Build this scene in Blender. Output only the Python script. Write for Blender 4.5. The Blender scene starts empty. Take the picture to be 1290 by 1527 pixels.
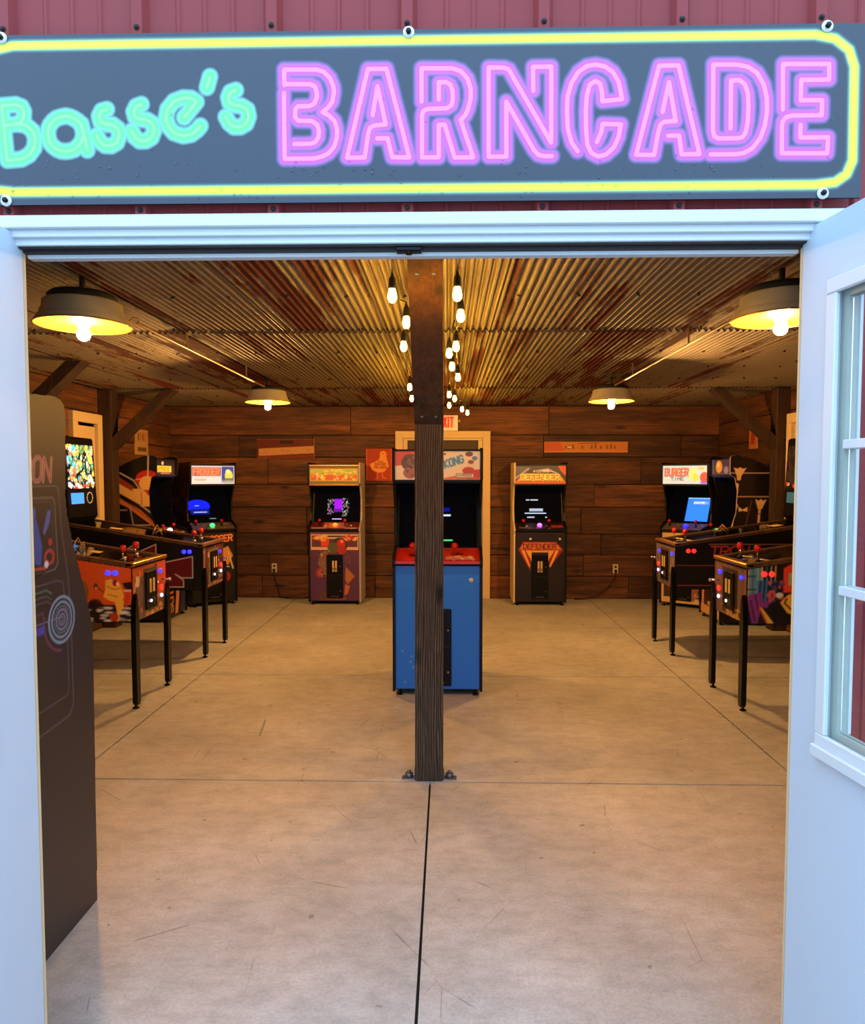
import bpy, bmesh, math, random
import numpy as np
from math import sin, cos, pi, radians, atan
from mathutils import Vector, Matrix
random.seed(7)
SC = bpy.context.scene
COL = SC.collection
# ---------------------------------------------------------------- camera
FPX = 1035.0
YAW = atan(23 / FPX); PITCH = atan(51.5 / FPX)
cd_ = bpy.data.cameras.new('camera'); cam = bpy.data.objects.new('camera', cd_); COL.objects.link(cam)
cd_.sensor_fit = 'HORIZONTAL'; cd_.sensor_width = 36.0; cd_.lens = 36.0 * FPX / 1290.0; cd_.clip_start = 0.02
cam.location = (0, 0, 1.6); cam.rotation_euler = (pi / 2 - PITCH, 0, YAW)
SC.camera = cam
# ---------------------------------------------------------------- world: even blue-grey evening overcast
W = bpy.data.worlds.new('sky'); SC.world = W; W.use_nodes = True
wn = W.node_tree.nodes; wl = W.node_tree.links; wn.clear()
wo = wn.new('ShaderNodeOutputWorld'); wb = wn.new('ShaderNodeBackground'); wl.new(wb.outputs[0], wo.inputs[0])
wt = wn.new('ShaderNodeTexCoord'); wx = wn.new('ShaderNodeSeparateXYZ'); wl.new(wt.outputs['Generated'], wx.inputs[0])
wr = wn.new('ShaderNodeValToRGB'); wl.new(wx.outputs[2], wr.inputs[0]); wl.new(wr.outputs[0], wb.inputs[0])
wr.color_ramp.elements[0].position = 0.0; wr.color_ramp.elements[0].color = (0.33, 0.46, 0.64, 1)
wr.color_ramp.elements[1].position = 0.6; wr.color_ramp.elements[1].color = (0.60, 0.98, 1.42, 1)
wb.inputs[1].default_value = 1.52
# ---------------------------------------------------------------- exposure
vs = SC.view_settings
SC.display_settings.display_device = 'sRGB'
vs.view_transform = 'Standard'; vs.look = 'None'; vs.gamma = 1.0; vs.use_curve_mapping = False
vs.exposure = 1.0
LAMP_W = 56.0; BULB_E = 84.0
# ---------------------------------------------------------------- room sizes (metres)
XL, XR, Y0, Y1, ZC = -3.68, 3.53, 1.66, 9.15, 2.53
OPL, OPR, OPT = -0.99, 0.805, 2.131

def lin(c):
    return tuple((v / 255 / 12.92) if v / 255 <= 0.04045 else ((v / 255 + 0.055) / 1.055) ** 2.4 for v in c)
# ================================================================ materials
def newmat(name):
    m = bpy.data.materials.new(name); m.use_nodes = True; n = m.node_tree.nodes; n.clear()
    o = n.new('ShaderNodeOutputMaterial'); b = n.new('ShaderNodeBsdfPrincipled'); m.node_tree.links.new(b.outputs[0], o.inputs[0])
    return m, n, m.node_tree.links, b
def noise(n, l, vec, scale, detail=3, rough=0.55):
    t = n.new('ShaderNodeTexNoise'); t.inputs['Scale'].default_value = scale; t.inputs['Detail'].default_value = detail
    t.inputs['Roughness'].default_value = rough
    if vec is not None: l.new(vec, t.inputs['Vector'])
    return t.outputs['Fac']
def ramp(n, l, fac, stops):
    r = n.new('ShaderNodeValToRGB'); e = r.color_ramp.elements
    while len(e) < len(stops): e.new(0.5)
    for i, (p, c) in enumerate(stops):
        e[i].position = p; e[i].color = (c, c, c, 1) if not hasattr(c, '__len__') else tuple(c[:3]) + (1,)
    l.new(fac, r.inputs[0]); return r.outputs[0]
def mix(n, l, fac, a, b, mode='MIX'):
    m = n.new('ShaderNodeMix'); m.data_type = 'RGBA'; m.blend_type = mode
    for s, v in ((m.inputs[0], fac), (m.inputs[6], a), (m.inputs[7], b)):
        if hasattr(v, 'links'): l.new(v, s)
        elif hasattr(v, '__len__'): s.default_value = tuple(v[:3]) + (1,)
        else: s.default_value = v
    return m.outputs[2]
def mathn(n, l, op, a, b=0.0, c=None):
    m = n.new('ShaderNodeMath'); m.operation = op
    for i, v in enumerate((a, b) if c is None else (a, b, c)):
        if hasattr(v, 'links'): l.new(v, m.inputs[i])
        else: m.inputs[i].default_value = v
    return m.outputs[0]
def bump(n, l, b, h, strength=0.3, dist=0.01):
    k = n.new('ShaderNodeBump'); k.inputs['Strength'].default_value = strength; k.inputs['Distance'].default_value = dist
    l.new(h, k.inputs['Height']); l.new(k.outputs[0], b.inputs['Normal'])
def coords(n, l, scale=(1, 1, 1), rand=True):
    tc = n.new('ShaderNodeTexCoord'); mp = n.new('ShaderNodeMapping'); mp.inputs['Scale'].default_value = scale
    l.new(tc.outputs['Object'], mp.inputs['Vector'])
    if rand:
        oi = n.new('ShaderNodeObjectInfo'); v = n.new('ShaderNodeVectorMath'); v.operation = 'ADD'
        s = n.new('ShaderNodeVectorMath'); s.operation = 'SCALE'; s.inputs[0].default_value = (37.0, 19.0, 53.0)
        l.new(oi.outputs['Random'], s.inputs['Scale']); l.new(tc.outputs['Object'], v.inputs[0]); l.new(s.outputs[0], v.inputs[1])
        l.new(v.outputs[0], mp.inputs['Vector']); return mp.outputs[0], oi.outputs['Random']
    return mp.outputs[0], None
def basic(name, rgb, rough=0.5, metal=0.0, var=0.12, scale=9, bmp=0.0, coat=0.0, spec=0.5):
    m, n, l, b = newmat(name); v, _ = coords(n, l)
    c = lin(rgb); f = noise(n, l, v, scale, 4)
    l.new(mix(n, l, f, tuple(x * (1 - var) for x in c), tuple(min(1, x * (1 + var)) for x in c)), b.inputs['Base Color'])
    b.inputs['Roughness'].default_value = rough; b.inputs['Metallic'].default_value = metal; b.inputs['Coat Weight'].default_value = coat
    b.inputs['Specular IOR Level'].default_value = spec
    if bmp: bump(n, l, b, noise(n, l, v, scale * 12, 3), bmp, 0.004)
    return m
def emit(name, rgb, strength):
    m, n, l, b = newmat(name)
    b.inputs['Base Color'].default_value = lin(rgb) + (1,); b.inputs['Emission Color'].default_value = lin(rgb) + (1,)
    b.inputs['Emission Strength'].default_value = strength; b.inputs['Roughness'].default_value = 0.3
    return m
def printed(name, rough=0.4, glow=0.0, coat=0.0, spec=0.4):
    m, n, l, b = newmat(name); a = n.new('ShaderNodeAttribute'); a.attribute_name = 'Col'
    l.new(a.outputs['Color'], b.inputs['Base Color']); b.inputs['Roughness'].default_value = rough; b.inputs['Coat Weight'].default_value = coat; b.inputs['Specular IOR Level'].default_value = spec
    if glow:
        l.new(a.outputs['Color'], b.inputs['Emission Color']); b.inputs['Emission Strength'].default_value = glow
    return m
def wood(name, dark, light, axis=0, rough=0.75, grain=1.0, knots=True, varr=0.5, bmp=0.5):
    """grain runs along the given axis of the board"""
    m, n, l, b = newmat(name)
    sc = [14, 14, 14]; sc[axis] = 0.9
    v, rnd = coords(n, l, tuple(sc)); sc2 = [3.0, 3.0, 3.0]; sc2[axis] = 0.8
    v2, _ = coords(n, l, tuple(sc2))
    g = noise(n, l, v, 1.0 * grain, 8, 0.62); g2 = noise(n, l, v, 4.0 * grain, 6, 0.6); big = noise(n, l, v2, 1.0, 5, 0.6)
    c = mix(n, l, ramp(n, l, g, [(0.3, 0.0), (0.7, 1.0)]), lin(dark), lin(light))
    c = mix(n, l, ramp(n, l, g2, [(0.35, 0.62), (0.6, 1.0)]), (0, 0, 0), c)
    c = mix(n, l, ramp(n, l, big, [(0.3, 0.0), (0.68, 0.75)]), c, mix(n, l, 0.5, lin(dark), (0.02, 0.008, 0.003)))
    if knots:
        vo = n.new('ShaderNodeTexVoronoi'); vo.feature = 'F1'; vo.inputs['Scale'].default_value = 1.0
        s3 = [4.5, 4.5, 4.5]; s3[axis] = 1.6
        v3, _ = coords(n, l, tuple(s3)); l.new(v3, vo.inputs['Vector'])
        c = mix(n, l, ramp(n, l, vo.outputs['Distance'], [(0.06, 0.15), (0.16, 1.0)]), (0.012, 0.006, 0.003), c)
    k = mathn(n, l, 'MULTIPLY_ADD', rnd, varr, 1 - varr / 2)
    cc = n.new('ShaderNodeVectorMath'); cc.operation = 'SCALE'; l.new(c, cc.inputs[0]); l.new(k, cc.inputs['Scale'])
    l.new(cc.outputs[0], b.inputs['Base Color']); b.inputs['Roughness'].default_value = rough
    bump(n, l, b, mathn(n, l, 'ADD', g, mathn(n, l, 'MULTIPLY', g2, 0.5)), bmp, 0.006)
    return m
def tin(name, lo=0.745):
    m, n, l, b = newmat(name)
    v, rnd = coords(n, l, (1, 1, 1)); vs_, _ = coords(n, l, (12, 0.40, 1)); v4, _ = coords(n, l, (3.2, 0.28, 1))
    stripe = noise(n, l, vs_, 1.0, 5, 0.65); blot = noise(n, l, v, 9.0, 6, 0.7); fine = noise(n, l, v, 60, 3); wide = noise(n, l, v4, 1.0, 4, 0.6)
    f = mathn(n, l, 'ADD', mathn(n, l, 'MULTIPLY', stripe, 0.45), mathn(n, l, 'MULTIPLY', wide, 0.75))
    f = mathn(n, l, 'ADD', f, mathn(n, l, 'MULTIPLY', blot, 0.17))
    f = mathn(n, l, 'ADD', f, mathn(n, l, 'MULTIPLY_ADD', rnd, 0.16, -0.09))
    zinc = mix(n, l, fine, lin((112, 100, 82)), lin((170, 154, 126)))
    rust = mix(n, l, blot, lin((66, 22, 12)), lin((128, 50, 24)))
    r1 = ramp(n, l, f, [(lo, 0.0), (lo + 0.05, 1.0)])
    l.new(mix(n, l, r1, zinc, rust), b.inputs['Base Color'])
    l.new(mathn(n, l, 'MULTIPLY_ADD', r1, -0.3, 0.35), b.inputs['Metallic'])
    l.new(mathn(n, l, 'MULTIPLY_ADD', r1, 0.25, 0.55), b.inputs['Roughness'])
    return m
def concrete(name):
    m, n, l, b = newmat(name)
    tc = n.new('ShaderNodeTexCoord'); ge = n.new('ShaderNodeNewGeometry'); v = ge.outputs['Position']
    mp = n.new('ShaderNodeMapping'); mp.inputs['Scale'].default_value = (0.9, 1.6, 1); l.new(v, mp.inputs['Vector'])
    big = noise(n, l, v, 1.3, 6, 0.62); mid = noise(n, l, mp.outputs[0], 9.0, 9, 0.72); fine = noise(n, l, v, 90, 5, 0.75); sp = noise(n, l, v, 17, 2, 0.4)
    c = mix(n, l, ramp(n, l, big, [(0.35, 0.0), (0.65, 1.0)]), lin((178, 176, 172)), lin((206, 205, 203)))
    c = mix(n, l, ramp(n, l, mid, [(0.36, 0.72), (0.58, 1.0)]), (0.12, 0.11, 0.10), c)
    c = mix(n, l, ramp(n, l, fine, [(0.34, 0.74), (0.56, 1.0)]), (0.12, 0.11, 0.10), c)
    c = mix(n, l, ramp(n, l, sp, [(0.735, 0.0), (0.76, 0.5)]), c, (0.07, 0.06, 0.055))
    # hairline scuffs
    wv = n.new('ShaderNodeTexVoronoi'); wv.feature = 'DISTANCE_TO_EDGE'; wv.inputs['Scale'].default_value = 2.6
    mv = n.new('ShaderNodeMapping'); mv.inputs['Scale'].default_value = (1.0, 0.55, 1); l.new(v, mv.inputs['Vector']); l.new(mv.outputs[0], wv.inputs['Vector'])
    crack = ramp(n, l, wv.outputs['Distance'], [(0.0, 1.0), (0.004, 0.0)])
    brk = ramp(n, l, noise(n, l, v, 3.1, 2), [(0.54, 0.0), (0.62, 0.8)])
    c = mix(n, l, mathn(n, l, 'MULTIPLY', crack, brk), c, (0.06, 0.05, 0.045))
    l.new(c, b.inputs['Base Color']); l.new(mathn(n, l, 'MULTIPLY_ADD', big, -0.2, 0.62), b.inputs['Roughness'])
    bump(n, l, b, mathn(n, l, 'ADD', fine, mid), 0.12, 0.004)
    return m

def rough_sawn(name):
    m, n, l, b = newmat(name); tc = n.new('ShaderNodeTexCoord')
    mp = n.new('ShaderNodeMapping'); mp.inputs['Scale'].default_value = (1, 1, 0.07); l.new(tc.outputs['Object'], mp.inputs['Vector'])
    d1 = n.new('ShaderNodeTexNoise'); d1.inputs['Scale'].default_value = 9.0; d1.inputs['Detail'].default_value = 3; l.new(mp.outputs[0], d1.inputs['Vector'])
    ad = n.new('ShaderNodeVectorMath'); ad.operation = 'MULTIPLY_ADD'; l.new(d1.outputs['Color'], ad.inputs[0]); ad.inputs[1].default_value = (0.09, 0.09, 0); l.new(mp.outputs[0], ad.inputs[2])
    w = n.new('ShaderNodeTexWave'); w.wave_type = 'BANDS'; w.bands_direction = 'X'; w.inputs['Scale'].default_value = 26.0; w.inputs['Distortion'].default_value = 3.0; w.inputs['Detail'].default_value = 3; w.inputs['Detail Scale'].default_value = 2.5
    l.new(ad.outputs[0], w.inputs['Vector'])
    fib = n.new('ShaderNodeTexNoise'); fib.inputs['Scale'].default_value = 130.0; fib.inputs['Detail'].default_value = 4; l.new(mp.outputs[0], fib.inputs['Vector'])
    kn = n.new('ShaderNodeTexVoronoi'); kn.inputs['Scale'].default_value = 1.0; mk = n.new('ShaderNodeMapping'); mk.inputs['Scale'].default_value = (6, 6, 2.3); l.new(tc.outputs['Object'], mk.inputs['Vector']); l.new(mk.outputs[0], kn.inputs['Vector'])
    c = mix(n, l, ramp(n, l, w.outputs['Fac'], [(0.12, 0.0), (0.62, 1.0)]), lin((34, 25, 19)), lin((112, 90, 70)))
    c = mix(n, l, ramp(n, l, fib.outputs['Fac'], [(0.36, 0.45), (0.58, 1.0)]), lin((30, 22, 16)), c)
    c = mix(n, l, ramp(n, l, noise(n, l, tc.outputs['Object'], 2.2, 4), [(0.38, 0.0), (0.66, 0.55)]), c, lin((66, 50, 38)))
    c = mix(n, l, ramp(n, l, kn.outputs['Distance'], [(0.07, 0.05), (0.17, 1.0)]), (0.006, 0.004, 0.003), c)
    l.new(c, b.inputs['Base Color']); b.inputs['Roughness'].default_value = 0.9
    bump(n, l, b, mathn(n, l, 'ADD', w.outputs['Fac'], fib.outputs['Fac']), 0.8, 0.004); return m

M = {}
M['concrete'] = concrete('polished concrete')
M['joint'] = basic('dark joint', (44, 38, 34), 0.9)
M['plank'] = wood('reclaimed plank', (58, 30, 15), (148, 88, 44), 0, 0.7, 1.0, True, 0.8, 1.0)
M['plank_y'] = wood('reclaimed plank side', (70, 38, 18), (156, 94, 48), 1, 0.7, 1.0, True, 0.8, 1.0)
M['backing'] = basic('dark backing', (30, 20, 14), 0.9)
M['timber'] = rough_sawn('rough sawn weathered timber')
M['timber_warm'] = wood('brown timber', (44, 26, 15), (80, 48, 27), 2, 0.8, 1.2, True, 0.2, 0.6)
M['brace'] = wood('brown brace wood', (64, 36, 16), (108, 64, 30), 2, 0.75, 1.0, True, 0.1, 0.5)
M['tin'] = tin('corrugated tin')
M['tin_rusty'] = tin('rusty corrugated tin', 0.67)
M['white'] = basic('white painted door', (196, 208, 220), 0.42, 0, 0.03, 4)
M['whitetrim'] = basic('white trim', (212, 217, 220), 0.35, 0, 0.03, 4)
M['cream'] = basic('cream painted trim', (222, 196, 150), 0.5, 0, 0.05, 5)
M['doorbrown'] = basic('dark brown door', (52, 30, 20), 0.5, 0, 0.15, 4)
M['sash'] = basic('pale grey sash', (168, 172, 160), 0.5)
M['seal'] = basic('black weatherstrip', (38, 36, 38), 0.6, 0, 0.2)
M['siding'] = basic('maroon steel siding', (142, 56, 56), 0.5, 0.0, 0.08, 3, 0, 0.0, 0.25)
M['black'] = basic('black laminate', (9, 8, 9), 0.42, 0, 0.2, 6, spec=0.25)
M['satin'] = basic('black satin metal', (16, 16, 17), 0.3, 0.6, 0.1)
M['tronside'] = basic('charcoal vinyl', (52, 44, 44), 0.5, 0, 0.08, 5)
M['glass_black'] = basic('black screen glass', (5, 5, 7), 0.08, 0, 0.1)
M['greyside'] = basic('pale grey side laminate', (176, 166, 168), 0.45, 0, 0.05)
M['blue'] = basic('cabinet blue', (30, 100, 225), 0.42, 0, 0.05, 3)
M['red'] = basic('red plastic', (200, 30, 24), 0.25, 0, 0.05)
M['redpanel'] = basic('red panel', (206, 44, 34), 0.35, 0, 0.06)
M['chrome'] = basic('chrome', (200, 200, 205), 0.18, 1.0, 0.03)
M['brass'] = basic('aged brass', (196, 150, 84), 0.32, 0.85, 0.12)
M['darkwood'] = wood('dark wood rail', (66, 44, 28), (122, 84, 52), 0, 0.45, 1.0, False, 0.1, 0.2)
M['steel'] = basic('galvanised steel', (120, 124, 130), 0.4, 0.8, 0.15, 20)
M['shade'] = basic('enamelled shade', (222, 210, 172), 0.4, 0.1, 0.2, 5)
M['shade_in'] = basic('lining tinted lamp yellow', (150, 112, 42), 0.35, 0, 0.03)  # yellow glow of the lamp is put into the white lining's colour
M['conduit'] = basic('conduit', (170, 140, 100), 0.4, 0.6, 0.1)
M['rubber'] = basic('black cable', (16, 14, 13), 0.55, 0, 0.1)
M['bulb'] = emit('glowing filament bulb', (255, 184, 48), BULB_E)
M['barnbulb'] = emit('glowing barn bulb', (255, 200, 90), 18.0)
M['print'] = printed('printed graphic', 0.42, 0, 0.1)
M['printwood'] = printed('printed board', 0.7)
M['lit'] = printed('backlit marquee', 0.35, 0.42)
M['dimlit'] = printed('softly lit marquee', 0.35, 0.13)
M['screen'] = printed('lit screen', 0.6, 0.8, 0.0, 0.02)
M['led_blue'] = emit('blue led button', (30, 30, 255), 2.6)
M['led_red'] = emit('red led button', (255, 30, 26), 1.5)
M['led_green'] = emit('green led ball', (60, 255, 110), 1.8)
M['led_violet'] = emit('violet led ball', (215, 90, 255), 1.8)
M['led_white'] = emit('white led button', (235, 225, 255), 1.0)
M['led_orange'] = emit('orange led ball', (255, 120, 40), 1.2)
M['white_btn'] = basic('white button', (225, 220, 215), 0.3)
M['yellow_btn'] = basic('yellow button', (220, 180, 60), 0.3)
M['card'] = basic('yellowed paper card', (214, 178, 112), 0.7, 0, 0.08, 20)
M['outlet'] = basic('outlet plate', (214, 200, 170), 0.4)
m_, n_, l_, b_ = newmat('window glass'); b_.inputs['Base Color'].default_value = (1, 1, 1, 1); b_.inputs['Roughness'].default_value = 0.02
b_.inputs['Transmission Weight'].default_value = 1.0; b_.inputs['IOR'].default_value = 1.45; M['glass'] = m_
def sign_mat():
    m, n, l, b = newmat('printed neon sign face')
    def at(nm):
        a = n.new('ShaderNodeAttribute'); a.attribute_name = nm; return a.outputs['Fac']
    v, _ = coords(n, l, (1, 1, 1), False)
    bg = mix(n, l, noise(n, l, v, 2.2, 3), lin((20, 30, 46)), lin((34, 46, 66)))
    def layer(c, d, stops, amask):
        col = ramp(n, l, mathn(n, l, 'MULTIPLY', d, 20.0), [(p * 20, q) for p, q in stops])
        a = ramp(n, l, mathn(n, l, 'MULTIPLY', d, 20.0), [(p * 20, q) for p, q in amask])
        return mix(n, l, a, c, col)
    P = lin((250, 132, 204)); Q = lin((216, 66, 166)); S = lin((192, 90, 168)); T = lin((120, 96, 160))
    c = layer(bg, at('dy'), [(0, lin((240, 246, 30))), (0.0065, lin((224, 240, 40))), (0.0105, lin((150, 200, 150))), (0.016, lin((60, 90, 120)))], [(0, 1), (0.0075, 1), (0.0115, 0.45), (0.018, 0)])
    c = layer(c, at('dg'), [(0, lin((160, 240, 150))), (0.004, lin((100, 214, 112))), (0.010, lin((98, 200, 128))), (0.016, lin((122, 190, 172)))], [(0, 1), (0.013, 1), (0.016, 0.75), (0.021, 0)])
    c = layer(c, at('dp'), [(0, P), (0.0036, P), (0.0056, Q), (0.0115, S), (0.018, T)], [(0, 1), (0.0115, 1), (0.015, 0.7), (0.021, 0)])
    l.new(c, b.inputs['Base Color']); b.inputs['Roughness'].default_value = 0.28; b.inputs['Coat Weight'].default_value = 0.3
    return m
M['sign'] = sign_mat()

# ================================================================ mesh helpers
class MB:
    def __init__(s): s.v = []; s.f = []; s.sm = []
    def add(s, vs, fs, smooth=False):
        o = len(s.v); s.v += [tuple(p) for p in vs]; s.f += [tuple(i + o for i in f) for f in fs]; s.sm += [smooth] * len(fs); return s
    def box(s, x0, x1, y0, y1, z0, z1, mt=None):
        p = [(x, y, z) for x in (x0, x1) for y in (y0, y1) for z in (z0, z1)]
        if mt is not None: p = [mt @ Vector(q) for q in p]
        return s.add(p, [(0, 1, 3, 2), (4, 6, 7, 5), (0, 4, 5, 1), (2, 3, 7, 6), (0, 2, 6, 4), (1, 5, 7, 3)])
    def bbox(s, x0, x1, y0, y1, z0, z1, c=0.004):
        """box with chamfered edges"""
        bm = bmesh.new(); bmesh.ops.create_cube(bm, size=1.0)
        for v in bm.verts: v.co = ((x0 + x1) / 2 + v.co.x * (x1 - x0), (y0 + y1) / 2 + v.co.y * (y1 - y0), (z0 + z1) / 2 + v.co.z * (z1 - z0))
        bmesh.ops.bevel(bm, geom=bm.edges[:], offset=c, segments=1, affect='EDGES', profile=0.5)
        bm.verts.index_update(); s.add([v.co[:] for v in bm.verts], [[v.index for v in f.verts] for f in bm.faces]); bm.free(); return s
    def prism(s, pts, a0, a1, plane='YZ'):
        """outline extruded along the remaining axis"""
        def P(u, w, a): return (a, u, w) if plane == 'YZ' else ((u, a, w) if plane == 'XZ' else (u, w, a))
        n = len(pts); vs = [P(u, w, a0) for u, w in pts] + [P(u, w, a1) for u, w in pts]
        return s.add(vs, [tuple(range(n)), tuple(range(2 * n - 1, n - 1, -1))] + [(i, i + n, (i + 1) % n + n, (i + 1) % n) for i in range(n)])
    def lathe(s, prof, c=(0, 0, 0), seg=24, mt=None, closed=False):
        o = []; fs = []
        for r, z in prof:
            for k in range(seg):
                p = Vector((r * cos(2 * pi * k / seg), r * sin(2 * pi * k / seg), z))
                if mt is not None: p = mt @ p
                o.append(tuple(p + Vector(c)))
        for i in range(len(prof) - 1):
            for k in range(seg): fs.append((i * seg + k, i * seg + (k + 1) % seg, (i + 1) * seg + (k + 1) % seg, (i + 1) * seg + k))
        if closed: fs += [tuple(range(seg - 1, -1, -1)), tuple(range((len(prof) - 1) * seg, len(prof) * seg))]
        return s.add(o, fs, True)
    def cyl(s, p0, p1, r, seg=12, r1=None):
        a, b = Vector(p0), Vector(p1); d = b - a
        mt = Matrix.Translation(a) @ d.to_track_quat('Z', 'Y').to_matrix().to_4x4()
        return s.lathe([(r, 0), (r if r1 is None else r1, d.length)], seg=seg, mt=mt, closed=True)
    def ball(s, c, r, seg=12, sz=1.0):
        return s.lathe([(max(1e-4, r * sin(pi * i / 8)), -r * sz * cos(pi * i / 8)) for i in range(9)], c, seg)
    def tube(s, pts, r, seg=6):
        P = [Vector(p) for p in pts]; o = []; fs = []
        for i, p in enumerate(P):
            d = (P[min(i + 1, len(P) - 1)] - P[max(i - 1, 0)]).normalized()
            up = Vector((0, 0, 1)) if abs(d.z) < 0.9 else Vector((1, 0, 0))
            a = d.cross(up).normalized(); b = d.cross(a)
            for k in range(seg): o.append(tuple(p + a * r * cos(2 * pi * k / seg) + b * r * sin(2 * pi * k / seg)))
        for i in range(len(P) - 1):
            for k in range(seg): fs.append((i * seg + k, i * seg + (k + 1) % seg, (i + 1) * seg + (k + 1) % seg, (i + 1) * seg + k))
        fs += [tuple(range(seg)), tuple(range((len(P) - 1) * seg + seg - 1, (len(P) - 1) * seg - 1, -1))]
        return s.add(o, fs, True)
    def mesh(s, name, mat):
        me = bpy.data.meshes.new(name); me.from_pydata(s.v, [], s.f)
        me.polygons.foreach_set('use_smooth', s.sm)
        bm = bmesh.new(); bm.from_mesh(me); bmesh.ops.recalc_face_normals(bm, faces=bm.faces[:]); bm.to_mesh(me); bm.free()
        me.materials.append(M[mat]); me.update(); return me
    def build(s, name, mat, parent=None, loc=(0, 0, 0), rot=(0, 0, 0), **kw):
        return link(name, s.mesh(name, mat), parent, loc, rot, **kw)
def link(name, me, parent=None, loc=(0, 0, 0), rot=(0, 0, 0), **kw):
    o = bpy.data.objects.new(name, me); COL.objects.link(o); o.parent = parent; o.location = loc; o.rotation_euler = rot
    for k, v in kw.items(): o[k] = v
    return o
def thing(name, label, cat, loc=(0, 0, 0), rz=0.0, group=None):
    o = link(name, None, None, loc, (0, 0, rz), label=label, category=cat)
    if group: o['group'] = group
    return o
def struct(mb, name, mat, parent=None, **kw):
    return mb.build(name, mat, parent, kind='structure', **kw) if parent is None else mb.build(name, mat, parent, **kw)
def copy_tree(o, parent=None):
    c = o.copy(); COL.objects.link(c); c.parent = parent
    for ch in list(o.children): copy_tree(ch, c)
    return c
def P_(name, mat, parent, *boxes, c=0.0, **kw):
    m = MB()
    for b in boxes: (m.bbox(*b, c=c) if c else m.box(*b))
    return m.build(name, mat, parent, **kw)

# ================================================================ flat print painter (vertex colours on a grid)
FONT = {'A': ['0 0,2 6,4 0', '.8 2.2,3.2 2.2'], 'B': ['0 0,0 6,3 6,4 5,4 4,3 3.1,0 3.1', '3 3.1,4 2.2,4 1,3 0,0 0'], 'C': ['4 5,3 6,1 6,0 5,0 1,1 0,3 0,4 1'],
 'D': ['0 0,0 6,2.5 6,4 4.5,4 1.5,2.5 0,0 0'], 'E': ['4 0,0 0,0 6,4 6', '0 3,3 3'], 'F': ['0 0,0 6,4 6', '0 3,3 3'], 'G': ['4 5,3 6,1 6,0 5,0 1,1 0,3 0,4 1,4 3,2.4 3'],
 'H': ['0 0,0 6', '4 0,4 6', '0 3,4 3'], 'I': ['2 0,2 6'], 'K': ['0 0,0 6', '4 6,0 3,4 0'], 'L': ['0 6,0 0,4 0'], 'M': ['0 0,0 6,2 3,4 6,4 0'], 'N': ['0 0,0 6,4 0,4 6'],
 'O': ['1 0,0 1,0 5,1 6,3 6,4 5,4 1,3 0,1 0'], 'P': ['0 0,0 6,3 6,4 5,4 4,3 3,0 3'], 'Q': ['1 0,0 1,0 5,1 6,3 6,4 5,4 1,3 0,1 0', '2.5 1.5,4 0'], 'R': ['0 0,0 6,3 6,4 5,4 4,3 3,0 3', '2 3,4 0'],
 'S': ['0 1,1 0,3 0,4 1,4 2,3 3,1 3,0 4,0 5,1 6,3 6,4 5'], 'T': ['2 0,2 6', '0 6,4 6'], 'U': ['0 6,0 1,1 0,3 0,4 1,4 6'], 'V': ['0 6,2 0,4 6'], 'W': ['0 6,1 0,2 4,3 0,4 6'],
 'X': ['0 0,4 6', '0 6,4 0'], 'Y': ['0 6,2 3,4 6', '2 3,2 0'], 'Z': ['0 6,4 6,0 0,4 0'], ' ': []}
def seg_dist(X, Y, pts):
    d = np.full(X.shape, 1e9, dtype=np.float32)
    for (x0, y0), (x1, y1) in zip(pts[:-1], pts[1:]):
        dx, dy = x1 - x0, y1 - y0; L = dx * dx + dy * dy or 1e-12
        t = np.clip(((X - x0) * dx + (Y - y0) * dy) / L, 0, 1)
        d = np.minimum(d, np.hypot(X - x0 - t * dx, Y - y0 - t * dy))
    return d
def inside(X, Y, pts):
    r = np.zeros(X.shape, bool); n = len(pts)
    for i in range(n):
        x0, y0 = pts[i]; x1, y1 = pts[(i + 1) % n]
        if y0 == y1: continue
        c = ((y0 > Y) != (y1 > Y)) & (X < (x1 - x0) * (Y - y0) / (y1 - y0) + x0); r ^= c
    return r
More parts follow.
